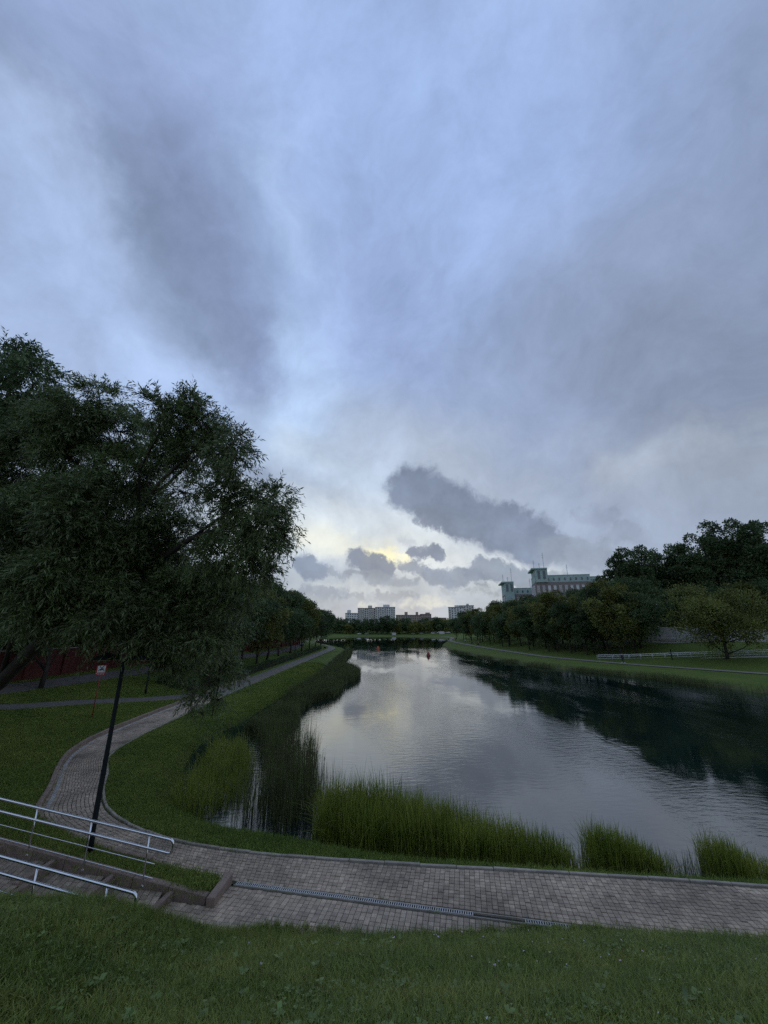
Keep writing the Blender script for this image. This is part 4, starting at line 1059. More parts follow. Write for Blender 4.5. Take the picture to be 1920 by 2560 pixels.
def tuft_set(name, k, mats, **kw):
    col_ = bpy.data.collections.new(name)
    for i in range(k):
        r = np.random.default_rng(100 + i + len(name)); V, F_, T = blades(r=r, **kw)
        o = bpy.data.objects.new(f'{name}_{"abcdefgh"[i]}', fast_mesh(name, V, F_, mats[i % len(mats)], tint=T)); col_.objects.link(o)
    return col_
def scatter(name, pts, scl, coll, nk, label=None, parent=None, tilt=.15, seed=0):
    """one object whose blades are instances on a cloud of points"""
    r = np.random.default_rng(seed); n = len(pts)
    me = bpy.data.meshes.new(name); me.vertices.add(n); me.vertices.foreach_set('co', np.asarray(pts, np.float32).ravel())
    a = me.attributes.new('rot', 'FLOAT_VECTOR', 'POINT'); rot = np.stack([r.normal(0, tilt, n), r.normal(0, tilt, n), r.uniform(0, 2 * PI, n)], 1); a.data.foreach_set('vector', rot.astype(np.float32).ravel())
    a = me.attributes.new('scl', 'FLOAT', 'POINT'); a.data.foreach_set('value', np.asarray(scl, np.float32))
    a = me.attributes.new('pick', 'INT', 'POINT'); a.data.foreach_set('value', r.integers(0, nk, n).astype(np.int32))
    o = link(name, me, parent); tag(o, label, kind='stuff')
    ng = bpy.data.node_groups.new(name, 'GeometryNodeTree'); ng.interface.new_socket('Geometry', in_out='INPUT', socket_type='NodeSocketGeometry'); ng.interface.new_socket('Geometry', in_out='OUTPUT', socket_type='NodeSocketGeometry')
    gi, go = ng.nodes.new('NodeGroupInput'), ng.nodes.new('NodeGroupOutput'); ci = ng.nodes.new('GeometryNodeCollectionInfo'); ci.inputs['Collection'].default_value = coll
    ci.inputs['Separate Children'].default_value = True; ci.inputs['Reset Children'].default_value = True
    ip = ng.nodes.new('GeometryNodeInstanceOnPoints'); ip.inputs['Pick Instance'].default_value = True
    def att(nm, ty):
        q = ng.nodes.new('GeometryNodeInputNamedAttribute'); q.data_type = ty; q.inputs['Name'].default_value = nm; return q.outputs['Attribute']
    l = ng.links; l.new(gi.outputs[0], ip.inputs['Points']); l.new(ci.outputs[0], ip.inputs['Instance']); l.new(att('pick', 'INT'), ip.inputs['Instance Index'])
    e2r = ng.nodes.new('FunctionNodeEulerToRotation'); l.new(att('rot', 'FLOAT_VECTOR'), e2r.inputs[0]); l.new(e2r.outputs[0], ip.inputs['Rotation'])
    l.new(att('scl', 'FLOAT'), ip.inputs['Scale']); l.new(ip.outputs[0], go.inputs[0])
    md = o.modifiers.new('scatter', 'NODES'); md.node_group = ng
    return o
T_HILL = tuft_set('hill_tuft', 6, ['blade'], n=17, h=.15, w=.0125, lean=.8, spread=.06)
T_TALL = tuft_set('tall_tuft', 4, ['blade', 'blade', 'blade_lawn', 'blade'], n=16, h=.30, w=.008, lean=.5, spread=.05)
T_LAWN = tuft_set('lawn_tuft', 5, ['blade_lawn'], n=17, h=.07, w=.010, lean=.6, spread=.075, seg=2)
r = np.random.default_rng(50)
def on_ground(x, y): return np.stack([x, y, ground(x, y)], 1)
# the hill at our feet
n = 64000; x = r.uniform(-12, 13, n); y = r.uniform(.4, 11, n); m_ = (y < hill_edge(x) - .02); x, y = x[m_], y[m_]
patch_ = .5 + .5 * vnoise(x, y, 1.6, 8); keep = r.random(len(x)) < (.75 + .25 * patch_); x, y, patch_ = x[keep], y[keep], patch_[keep]
scatter('hillside_grass', on_ground(x, y), .65 + .75 * patch_ * r.uniform(.7, 1.2, len(x)), T_HILL, 6, tilt=.2, seed=1)
# taller grass on the brow beside the stairs
n = 3600; x = r.uniform(-12, -1.2, n); y = hill_edge(x) - np.abs(r.normal(0, .55, n)) ; keep = r.random(n) < np.interp(x, [-12, -4, -1.5], [1, 1, .15])
x, y = x[keep], y[keep]; scatter('brow_grass', on_ground(x, y), r.uniform(.55, 1.0, len(x)), T_TALL, 4, tilt=.15, seed=2)
n = 260; x = r.uniform(-1, 13, n); y = hill_edge(x) - np.abs(r.normal(0, .25, n)); scatter('edge_grass', on_ground(x, y), r.uniform(.35, .75, n), T_TALL, 4, seed=3)
# turf between path and water, strip by the stairs, lawns
def area_pts(n, x0, x1, y0, y1, f_): 
    x = r.uniform(x0, x1, n); y = r.uniform(y0, y1, n); k_ = f_(x, y); return x[k_], y[k_]
pathpoly = np.vstack([IN, OUT[::-1]])
x, y = area_pts(150000, -16, 14, 11, 36, lambda x, y: (sdist(x, y, POND) > .02) & (sdist(x, y, Q_POLY) < 0) & ~inpoly(x, y, pathpoly) & (dline(x, y, IN) > .05))
scatter('bank_grass', on_ground(x, y), r.uniform(.8, 1.7, len(x)), T_LAWN, 5, seed=4)
x, y = area_pts(30000, -14, -4, 11, 17, lambda x, y: (sdist(x, y, Q_POLY) > .1) & (y > stair_y(x) + .12) & (y < 17))
scatter('strip_grass', on_ground(x, y), r.uniform(.7, 1.6, len(x)), T_LAWN, 5, seed=5)
x, y = area_pts(120000, -34, -10, 14, 44, lambda x, y: (sdist(x, y, Q_POLY) > .12) & (y > stair_y(x) + .2) & (dline(x, y, CROSS) > .78) & (dline(x, y, UPPER) > 1.35) & (x > -31))
scatter('lawn_grass', on_ground(x, y), r.uniform(.9, 1.9, len(x)), T_LAWN, 5, seed=6)
x, y = area_pts(60000, -15.5, -10.5, 36, 80, lambda x, y: (sdist(x, y, POND) > .1) & (dline(x, y, IN) > .05) & (x > -15.4))
scatter('far_bank_grass', on_ground(x, y), r.uniform(1.2, 2.2, len(x)), T_LAWN, 5, seed=7)
# weeds in joints
WD = []
for k in range(150):
    t_ = r.choice([0, 1, 2])
    if t_ == 0: x_, o_ = -4.5 - r.exponential(2.), r.normal(.12, .1); c_ = sxy(x_, max(.02, o_)); WD.append((*c_, float(stair_z(c_[0])) + .08))
    elif t_ == 1: q = r.choice(risers[:5]); c_ = sxy(q + .12 + abs(r.normal(0, .05)), r.uniform(.05, 2)); WD.append((*c_, float(stair_z(c_[0])) - .02))
    else: q = r.uniform(0, 8.2); c_ = np.array([-3.85, 12.3]) + dvec * q + nvec * r.choice([-.1, .1]); WD.append((*c_, PZ)) if r.random() < .5 else None
scatter('joint_weeds', np.array(WD), r.uniform(.3, 1.2, len(WD)), T_LAWN, 5, seed=8, tilt=.4)
# clover leaves and small flowers in the hill grass
def disc_patch(n, name, mat, size, h0, h1, x0, x1, y0, y1, dens=None):
    x = r.uniform(x0, x1, n); y = r.uniform(y0, y1, n); k_ = y < hill_edge(x) - .1
    if dens: k_ &= (vnoise(x, y, 1.3, dens) > .05)
    x, y = x[k_], y[k_]; n = len(x); c = on_ground(x, y); c[:, 2] += r.uniform(h0, h1, n)
    out = []; cs = []
    for q in range(3):
        a = q * 2.1 + r.uniform(0, 6, n) * 0 + x * 50; d = unit(np.stack([np.cos(a), np.sin(a), r.uniform(-.1, .5, n)], 1)); cs.append((c, d))
    cc = np.concatenate([a for a, _ in cs]); dd = np.concatenate([b for _, b in cs]); sz = np.tile(r.uniform(.7, 1.3, n) * size, 3)
    v, f = leaf_quads(cc, dd, unit(r.normal(0, .25, (3 * n, 3)) + np.array([0, 0, 1])), sz, sz * .85)
    o = link(name, fast_mesh(name, v, f, mat, tint=np.repeat(r.uniform(.3, .9, 3 * n), 4))); tag(o, kind='stuff'); return o
disc_patch(9000, 'clover', 'clover', .026, .07, .16, -10, 11, 3.8, 10.8, 12)
disc_patch(220, 'broadleaf_weeds', 'clover', .075, .08, .16, -8, 4, 4, 10)
disc_patch(60, 'clover_flowers', 'petal', .015, .13, .19, 1, 10, 4, 10.4)
disc_patch(14, 'pink_clover_flowers', 'petal_pink', .024, .14, .19, -4, 9, 4, 10.4)
n = 2600; x = r.uniform(-9, 10, n); y = r.uniform(3.8, 9.8, n); c = on_ground(x, y); v, f = leaf_quads(c, unit(r.normal(0, .6, (n, 3)) + np.array([0, 0, .7])), unit(r.normal(size=(n, 3))), r.uniform(.06, .15, n), np.full(n, .005))
tag(link('dry_grass', fast_mesh('dry_grass', v, f, 'dry_blade', tint=np.repeat(r.uniform(.1, .8, n), 4))), kind='stuff')

def reedbed(name, label, x, y, hfun, w, mat, seed, lean=.22, z0=-.05, cat='reeds', group='reed beds in the pond margin', seg=5):
    r = np.random.default_rng(seed); n = len(x); x = x + r.normal(0, .13, n); y = y + r.normal(0, .10, n)
    h = hfun(x, y) * np.clip(r.normal(.86, .15, n), .3, 1.25) * (1 + .16 * vnoise(x, y, 2.6, seed + 5) + .12 * vnoise(x, y, 7., seed + 9)); a = r.uniform(0, 2 * PI, n); out = np.stack([np.cos(a), np.sin(a), np.zeros(n)], 1)
    th = a + PI / 2 + r.normal(0, .7, n); s = np.stack([np.cos(th), np.sin(th), np.zeros(n)], 1) * (w * r.uniform(.6, 1.3, n) / 2)[:, None]
    le = np.abs(r.normal(0, lean, n)); kink = r.random(n) < .09; le = np.where(kink, le + .6, le)
    b0 = np.stack([x, y, np.full(n, z0)], 1); P = []
    for q in range(seg + 1):
        t_ = q / seg; p = b0 + out * (le * h * t_ ** 2.2)[:, None]; p[:, 2] += h * (t_ - .35 * le * t_ ** 2.5); P.append(p)
    V = []
    for q in range(seg): ww = 1 - .7 * (q / seg) ** 2; V += [P[q] - s * ww, P[q] + s * ww]
    V.append(P[seg]); V = np.stack(V, 1); m = V.shape[1]; o = np.arange(n)[:, None] * m
    Fq = np.concatenate([o + np.array([[2 * q, 2 * q + 1, 2 * q + 3, 2 * q + 2]]) for q in range(seg - 1)]); Ft = o + np.array([[2 * seg - 2, 2 * seg - 1, 2 * seg]])
    tint = np.repeat(np.clip(.45 + r.normal(0, .17, n) + .15 * vnoise(x, y, 2.5, seed), 0, 1), m)
    me = fast_mesh(name, V.reshape(-1, 3), [Fq, Ft], mat, tint=tint); ob = link(name, me)
    if group == 'stuff': tag(ob, label, kind='stuff')
    else: tag(ob, label, cat, group)
    return ob
def poly_pts(n, poly, seed):
    r = np.random.default_rng(seed); poly = np.asarray(poly); lo, hi = poly.min(0), poly.max(0)
    x = r.uniform(lo[0], hi[0], n * 3); y = r.uniform(lo[1], hi[1], n * 3); k_ = inpoly(x, y, poly); return x[k_][:n], y[k_][:n]
def clumped(x, y, s, seed, th): k_ = vnoise(x, y, s, seed) + np.random.default_rng(seed).normal(0, .12, len(x)) > th; return x[k_], y[k_]
# main bed in front of the path
poly = [(-2.2, 15.3), (-.5, 14.75), (2, 14.35), (4.3, 14.1), (5.8, 14.05), (5.7, 14.6), (4.9, 14.9), (3.5, 15.5), (1.5, 16.5), (-.8, 17.1), (-2.4, 17.0)]
x, y = poly_pts(8500, poly, 1)
hf = lambda x, y: np.interp(x, [-2.6, -1.8, 0, 1.5, 3.0, 4.9, 5.9], [1.3, 1.75, 1.85, 1.62, 1.34, 1.1, .75])
reedbed('reed_bed', 'dense bright green reed bed in the water along the brick path', x, y, hf, .020, 'reed', 41)
x, y = poly_pts(1500, [(-3.4, 15.2), (-2, 14.9), (5.2, 13.85), (9.5, 13.4), (9.5, 13.8), (5.2, 14.4), (-2.4, 15.6), (-3.6, 16.2)], 2); x, y = clumped(x, y, 2.2, 12, .0)
reedbed('sedge_tufts', 'lower arching tufts between the dense reed bed and the turf edge', x, y, lambda x, y: .75 + 0 * x, .016, 'reed', 42, .5, group='stuff', z0=.0)
x, y = poly_pts(1500, [(4.95, 13.95), (6.1, 13.9), (6.2, 14.5), (5.2, 15.0)], 3)
x, y = poly_pts(1900, [(6.2, 13.98), (8.1, 13.72), (8.3, 14.1), (7.4, 14.8), (6.4, 14.85)], 3)
reedbed('reed_clump', 'separate reed clump standing right of the dense bed, taller of the two at right', x, y, lambda x, y: 1.22 * np.interp(x, [6.1, 6.5, 7.5, 8.4], [.8, 1.0, .95, .6]), .018, 'reed', 43)
x, y = poly_pts(420, [(5.6, 14.2), (8.0, 13.75), (9.6, 13.6), (9.7, 14.1), (8.1, 14.3)], 4)
reedbed('thin_reeds', 'sparse thin reeds between the two right clumps', x, y, lambda x, y: .72 + 0 * x, .011, 'reed_dark', 44, group='stuff')
x, y = poly_pts(1300, [(9.6, 13.6), (11.1, 13.4), (11.4, 13.8), (10.5, 14.4), (9.7, 14.45)], 5)
reedbed('reed_clump', 'isolated reed clump nearest the right edge of the picture', x, y, lambda x, y: np.interp(x, [9.4, 9.8, 10.3, 11.5], [.7, 1.15, 1.0, .55]), .016, 'reed', 45)
# marsh on the left
x, y = poly_pts(3000, [(-8.3, 17.6), (-6.9, 17.2), (-6.0, 19), (-6.6, 22.5), (-8.2, 26.0), (-10.4, 26.6), (-9.4, 22)], 6)
reedbed('sedge_bed', 'yellow green sedge mound at the muddy bank on the left', x, y, lambda x, y: 1.25 + .25 * vnoise(x, y, 1.8, 3), .016, 'reed', 46, .4)
x, y = poly_pts(5200, [(-5.8, 17.0), (-2.6, 16.1), (-2.7, 18.4), (-3.3, 22), (-4.2, 26), (-6.4, 29.5), (-9.4, 30.5), (-7.4, 26), (-5.6, 21)], 7); x, y = clumped(x, y, 2.4, 5, -.08)
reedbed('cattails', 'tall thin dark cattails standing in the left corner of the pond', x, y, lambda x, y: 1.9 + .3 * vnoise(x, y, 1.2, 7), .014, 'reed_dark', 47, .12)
x, y = poly_pts(520, [(-5.0, 17.0), (-1.9, 16.9), (-1.9, 18.6), (-3.5, 20.5), (-4.8, 21)], 8)
reedbed('thin_reeds', 'thin upright reeds at the open water edge left of the dense bed', x, y, lambda x, y: 2.0 + 0 * x, .013, 'reed_dark', 48, .06, group='stuff')
x = r.uniform(-6, 6, 90); y = hill_edge(x) - .1 - np.abs(r.normal(0, .25, 90)); zz = ground(x, y)
for nm_, q in (('seed_stems', None),):
    c = np.stack([x, y, zz], 1); v, f = leaf_quads(c, unit(r.normal(0, .22, (90, 3)) + np.array([0, 0, 1.])), unit(r.normal(size=(90, 3))), r.uniform(.28, .5, 90), np.full(90, .007))
    tag(link(nm_, fast_mesh(nm_, v, f, 'reed_dark', tint=np.full(360, .3))), kind='stuff')
# brown heads on some cattails
r3 = np.random.default_rng(77)
x, y = poly_pts(38, [(-4.5, 17.5), (-2.2, 17.2), (-3.3, 21), (-5.2, 22)], 9); mb = MB()
for a_, b_ in zip(x, y):
    h = r3.uniform(1.7, 2.15); mb.tube([(a_, b_, -.05), (a_, b_, h)], .004, 4, False); mb.tube([(a_, b_, h - .02), (a_, b_, h + .02), (a_, b_, h + .13), (a_, b_, h + .16)], [.004, .013, .012, .004], 6)
tag(mb.build('cattail_heads', 'reed_stem'), kind='stuff')
x, y = poly_pts(9000, [(-9.6, 29.4), (-7.2, 29.6), (-6.6, 33), (-7.4, 36.5), (-7.0, 40.5), (-9.9, 41), (-9.4, 35)], 10)
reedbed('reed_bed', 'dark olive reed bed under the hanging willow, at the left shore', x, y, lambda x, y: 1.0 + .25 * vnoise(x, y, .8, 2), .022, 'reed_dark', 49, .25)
x, y = poly_pts(11000, [(-9.8, 41), (-7.0, 41.5), (-5.4, 45), (-5.0, 52), (-8.2, 54), (-9.7, 52)], 11)
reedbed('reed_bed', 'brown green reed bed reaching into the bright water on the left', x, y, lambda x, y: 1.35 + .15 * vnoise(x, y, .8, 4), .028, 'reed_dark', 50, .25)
x, y = poly_pts(11000, [(-9.2, 54), (-5.0, 54.5), (-3.7, 60), (-3.9, 68), (-6, 76), (-9, 80), (-10.0, 68)], 12)
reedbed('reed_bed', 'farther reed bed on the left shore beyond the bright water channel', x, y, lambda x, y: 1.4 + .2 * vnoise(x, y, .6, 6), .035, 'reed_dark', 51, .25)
x, y = poly_pts(5000, [(-11, 82), (-8.6, 86), (-9, 110), (-10.5, 136), (-12.5, 138), (-11.5, 100)], 13)
reedbed('reed_fringe', 'narrow far fringe of reeds before the grassy cape on the left', x, y, lambda x, y: 1.0 + 0 * x, .06, 'reed_dark', 52, .3)
# right bank fringe
def fringe(n, d0, d1, ylo, yhi, seed):
    r = np.random.default_rng(seed); P = np.array([(95, 24), (66, 30), (50, 38), (43, 47), (41, 54), (38.8, 62), (34, 70), (29, 80.6), (26.8, 98), (24, 118), (22.6, 145)])
    P = resample(chaikin(P, 2), .3); O = offset(P, 1.); nv = O - P; k_ = r.integers(0, len(P), n); d = r.uniform(d0, d1, n)
    q = P[k_] + nv[k_] * d[:, None] + r.normal(0, .15, (n, 2)); m_ = (q[:, 1] > ylo) & (q[:, 1] < yhi); return q[m_, 0], q[m_, 1]
x, y = fringe(26000, -1.6, 1.6, 36, 92, 14); x, y = clumped(x, y, .35, 9, -.15)
reedbed('reed_fringe', 'grey green reed fringe along the right bank across the water', x, y, lambda x, y: .95 + .35 * vnoise(x, y, .3, 4), .035, 'reed_dark', 53, .25)
x, y = fringe(9000, -1.2, 1.0, 92, 145, 15); x, y = clumped(x, y, .3, 9, -.05)
reedbed('reed_fringe', 'thin low reed fringe where the right bank narrows in the distance', x, y, lambda x, y: .6 + 0 * x, .05, 'reed_dark', 54, .25)
# dry seed heads above the strip
for (px, py) in ((450, 2192), (512, 2200), (1420, 2196)):
    pass

# ------------------------------------------------------------------ buildings
def face_windows(mbdict, o, ux, n_, z0, fh, rows, cols, w, h, x0, dx, part, mat, parent, glass='window_glass', sill=False):
    for i in range(rows):
        for j in range(cols):
            c = Vector(o) + ux * (x0 + j * dx) + Vector((0, 0, z0 + i * fh))
            mb = MB(); rz_ = math.atan2(ux.y, ux.x); mb.box((0, 0, 0), (w + .3, .16, h + .3), 0); f_ = mb.build('window', mat, parent); f_.location = c - n_ * -.02; f_.rotation_euler = (0, 0, rz_)
            mb = MB(); mb.box((0, -.06, 0), (w, .12, h), 0); p_ = mb.build('pane', glass if not callable(glass) else glass(i, j), f_)
            if True:
                p_.location = (0, -.05, 0)
def block(name, loc, rz_, label, mat, Wd, Dp, H, rows, cols, group, wmat='flat_cream', roofmat='roof_dark', win=(1.5, 1.5), balc=(), side_cols=3, tower=None, z0=2.0):
    B = empty(name, loc, rz_); tag(B, label, 'building', group)
    mb = MB(); mb.box((0, Dp / 2, H / 2), (Wd, Dp, H)); mb.build('wall', mat, B)
    mb = MB(); mb.box((0, Dp / 2, H + .3), (Wd + .6, Dp + .6, .6)); mb.build('roof', roofmat, B)
    fh = (H - z0) / rows; gl = MB(); gl.box((0, 0, 0), (win[0], .2, win[1])); gme_ = gl.mesh('window', 'window_glass'); fr = MB()
    for i in range(rows):
        for j in range(cols):
            o = link('window', gme_, B); o.location = (-Wd / 2 + (j + .5) * Wd / cols, -.02, z0 + (i + .5) * fh)
        for j in range(side_cols):
            for s in (-1, 1):
                o = link('window', gme_, B); o.location = (s * (Wd / 2 + .02), (j + .5) * Dp / side_cols, z0 + (i + .5) * fh); o.rotation_euler = (0, 0, PI / 2)
        for j in balc:
            mb = MB(); xx_ = -Wd / 2 + (j + .5) * Wd / cols; mb.box((xx_, -.6, z0 + (i + .12) * fh), (Wd / cols * .86, 1.2, .15)); mb.box((xx_, -1.2, z0 + (i + .3) * fh), (Wd / cols * .86, .1, fh * .32)); mb.build('balcony', wmat, B)
    for t_ in (tower or []):
        mb = MB(); mb.box((t_[0], Dp / 2, H + .6 + t_[2] / 2), (t_[1], Dp * .5, t_[2])); mb.build('roof_cabin', mat, B)
    return B
def face(px, D): x = (px - 960) / F * D; return math.atan2(-x, D)
block('apartment_block', W(916, 1575, 470).xy.to_3d() + Vector((0, 0, 7)), .0, 'left half of the long pale apartment block above the far trees', 'flat_cream', 22, 14, 24, 9, 8, 'pale apartment blocks on the far horizon', balc=(1, 2, 5, 6), wmat='flat_white', tower=[(4, 5, 3.2)])
block('apartment_block', W(963, 1575, 466).xy.to_3d() + Vector((0, 0, 7)), .0, 'right half of the long pale apartment block, slightly taller, above the far trees', 'flat_white', 24.5, 14, 25, 9, 9, 'pale apartment blocks on the far horizon', balc=(0, 2, 4, 7), wmat='flat_cream', tower=[(1.5, 8, 3.)])
block('apartment_block', W(881, 1575, 520).xy.to_3d() + Vector((0, 0, 6)), .3, 'small white block with stepped roof left of the long apartment block', 'flat_white', 16, 12, 21, 7, 5, 'pale apartment blocks on the far horizon', tower=[(-4, 4, 4)])
block('apartment_block', W(1140, 1570, 420).xy.to_3d() + Vector((0, 0, 5)), -.35, 'white apartment tower with balconies at the right end of the far horizon', 'flat_white', 15, 14, 24.5, 9, 5, 'pale apartment blocks on the far horizon', balc=(0, 3), tower=[(1, 4, 2)])
block('apartment_block', W(1168, 1570, 450).xy.to_3d() + Vector((0, 0, 5)), -.2, 'cream apartment block half hidden behind trees right of the white tower', 'flat_cream', 18, 14, 28, 9, 6, 'pale apartment blocks on the far horizon', balc=(1, 4), tower=[(2, 3, 2)])
block('brick_house', W(1022, 1570, 520).xy.to_3d() + Vector((0, 0, 7)), 0, 'low brownish block with roof cabins between the far apartment blocks', 'flat_brown', 34, 14, 17.5, 6, 11, 'brownish blocks on the far horizon', tower=[(-3, 4, 4.), (12, 3, 4.)], wmat='flat_brown')
block('brick_house', W(1066, 1570, 540).xy.to_3d() + Vector((0, 0, 7)), 0, 'narrow brown block with pitched cabin right of the low brownish block', 'flat_brown', 15, 12, 19.5, 6, 5, 'brownish blocks on the far horizon', tower=[(3, 6, 2.)])
block('brick_house', W(1095, 1570, 530).xy.to_3d() + Vector((0, 0, 7)), 0, 'lowest brown block just left of the white apartment tower', 'flat_brown', 24, 12, 14, 5, 8, 'brownish blocks on the far horizon')

def mint(loc, rz_, Wd, H, label, tower_w, nb, wide_tower):
    B = empty('office_building', loc, rz_); tag(B, label, 'building', 'mint green office buildings on the right'); Dp = 16
    low = H - 16.0
    mb = MB(); mb.box((0, Dp / 2, low / 2), (Wd, Dp, low)); mb.build('lower_wall', 'pale_panel', B)
    mb = MB(); mb.box((0, Dp / 2, low + 4.6), (Wd + .1, Dp + .1, 9.2)); mb.build('upper_wall', 'brown_panel', B)
    mb = MB(); mb.box((0, Dp / 2 + .3, low + 10.9), (Wd - .3, Dp - 1, 3.4)); mb.build('attic', 'mint', B)
    mb = MB(); mb.box((0, Dp / 2 + .3, low + 12.8), (Wd - .1, Dp - .8, .3)); mb.build('roof', 'mint', B)
    wj = Wd / nb
    for j in range(nb):
        x_ = -Wd / 2 + (j + .5) * wj; lit = j in (2, 3, 6, 7, 8)  # bays whose upper pane has the white blind colour, others the panel colour
        mb = MB(); mb.box((0, 0, 0), (wj * .55, .3, 7.4)); f_ = mb.build('window', 'pale_panel', B); f_.location = (x_, -.08, low + 3.9)
        mb = MB(); mb.box((0, -.1, 0), (wj * .38, .25, 3.0)); q = mb.build('pane', 'window_glass', f_); q.location = (0, 0, -1.4)
        mb = MB(); mb.box((0, -.1, 0), (wj * .42, .25, 1.9)); q = mb.build('blind', 'blind' if lit else 'pale_panel', f_); q.location = (0, 0, 2.2)
        mb = MB(); mb.box((0, -.02, 0), (wj * .22, .3, 1.3)); f_ = mb.build('attic_window', 'window_glass', B); f_.location = (x_, .75, low + 10.8)
        for lv in range(2):
            mb = MB(); mb.box((0, 0, 0), (wj * .45, .3, 2.2)); f_ = mb.build('window', 'window_glass', B); f_.location = (x_, -.05, low - 3 - lv * 4.5)
    for j in range(4):   # left side face strips
        mb = MB(); mb.box((0, 0, 0), (.3, 1.6, 7.6)); f_ = mb.build('side_window', 'blind', B); f_.location = (-Wd / 2 - .1, 2 + j * 4, low + 4.2)
    # tower
    tx = -Wd / 2 + tower_w / 2 + (0 if wide_tower else .5); th = 6.6
    z0_, z1_ = (0, H) if wide_tower else (low + 9.2, H)
    mb = MB(); mb.box((tx, Dp / 2 - .35, (z0_ + z1_) / 2), (tower_w, Dp + .8, z1_ - z0_)); mb.build('tower', 'mint', B)
    mb = MB(); mb.box((tx - .9, Dp / 2 - .6, H + .3), (tower_w + 1.8, Dp + 1.6, .7)); mb.build('tower_cornice', 'mint', B)
    for j in range(2):
        mb = MB(); mb.box((0, 0, 0), (1.2, .3, 4.2)); f_ = mb.build('tower_window', 'window_glass', B); f_.location = (tx - 1.3 + j * 2.6, -.8, H - 3)
    for j, (ax, h_) in enumerate([(tx - 2.5, 5), (tx + .3, 3.5), (tx + 2.6, 9)] + [(tx + tower_w + 8, 6)]):
        mb = MB(); zz = H + .8 if j < 3 else low + 13; mb.tube([(ax, 6, zz - .2), (ax, 6, zz + h_)], .12, 5); [mb.box((ax, 6, zz + h_ * q), (1.3, .08, .08)) for q in (.7, .85)]; mb.build('antenna', 'galvanised', B)
    return B
c_ = W(1413, 1500, 196); mint(Vector((c_.x, c_.y, 6)), face(1413, 196) * .55, 27, 31.0, 'larger mint green and brown office building with corner tower, right of the other', 6, 10, False)
c_ = W(1489, 1480, 200); ext = empty('office_wing', (c_.x, c_.y + 2, 6), face(1489, 200) * .55); tag(ext, 'mint green wing with few windows behind the tall trees, joined to the larger office building', 'building')
mb = MB(); mb.box((0, 8, 13.7), (9.5, 15, 27.4)); mb.build('wall', 'mint', ext); mb = MB(); mb.box((0, 8, 27.55), (10, 15.5, .3)); mb.build('roof', 'mint_dark', ext)
for i in range(4):
    for j in range(2): mb = MB(); mb.box((0, 0, 0), (1.2, .3, 2)); o = mb.build('window', 'window_glass', ext); o.location = (-3 + j * 4, .45, 24.5 - i * 4.6)
c_ = W(1303, 1500, 228); mint(Vector((c_.x, c_.y, 6)), face(1303, 228) * .5, 17.5, 27.5, 'smaller mint green office building with tall blank corner tower, left of the larger', 5.2, 6, True)

# ------------------------------------------------------------------ small things: floats, benches, cars, people
def fl(px, py, lab, mat, s):
    x, y = G(px, py, 0); B = empty('float', (x, y, 0)); tag(B, lab, 'float', 'red floats on the pond')
    mb = MB(); mb.lathe([(.001, -.25), (.42, -.2), (.52, .05), (.46, .22), (.001, .24)], (0, 0, 0), 16); mb.build('hull', mat, B, True)
    mb = MB(); mb.lathe([(.40, .2), (.38, .6), (.26, .85), (.001, 1.0)], (0, 0, 0), 14); mb.build('dome', mat, B, True)
    for q in (-1, 1): mb = MB(); mb.tube([(q * .35, 0, .22), (q * .72, 0, .24)], .06, 8); mb.tube([(q * .72, 0, .16), (q * .72, 0, .34)], .05, 8); mb.build('arm', mat, B)
    mb = MB(); mb.tube([(0, 0, .95), (0, 0, 1.2)], .05, 6); mb.build('lantern', mat, B); B.scale = (s, s, s)
fl(1071, 1640, 'dark red rounded float with two side arms on the bright water, nearer one', 'float_red', 1.)
fl(945, 1623, 'orange float on the dark water, farther and left of the red one', 'float_orange', 1.)
def bench(px, py, rz_, lab):
    p = hit(px, py, 20); B = empty('bench', p, rz_); tag(B, lab, 'bench', 'park benches by the pond')
    for k in range(3): mb = MB(); mb.box((0, -.15 + k * .15, .45), (1.8, .12, .04)); mb.build('seat_slat', 'wood_slat', B)
    for k in range(3): mb = MB(); mb.box((0, .27 + k * .02, .6 + k * .14), (1.8, .03, .1)); mb.build('back_slat', 'wood_slat', B)
    for s in (-1, 1): mb = MB(); mb.box((s * .75, 0, .22), (.06, .5, .44)); mb.box((s * .75, .27, .65), (.05, .05, .55)); mb.build('leg', 'dark_metal', B)
    return B
bench(812, 1621, PI / 2, 'bench with dark frame at the end of the hedge on the left path'); bench(1195, 1612, -PI / 2, 'bench on the far part of the right bank path'); bench(1180, 1609, -PI / 2, 'second bench on the right bank path, farther away')
def chain(name, verts, edges, radii, mat, parent, lvl=1):
    me = bpy.data.meshes.new(name); me.from_pydata(verts, edges, []); me.materials.append(MATS[mat]); o = link(name, me, parent)
    sk = o.modifiers.new('skin', 'SKIN'); sk.use_smooth_shade = True
    for i, rr in enumerate(radii):
        d = me.skin_vertices[0].data[i]; d.radius = (rr, rr) if not isinstance(rr, tuple) else rr; d.use_root = (i == 0)
    ss = o.modifiers.new('sub', 'SUBSURF'); ss.levels = lvl; ss.render_levels = lvl
    return o
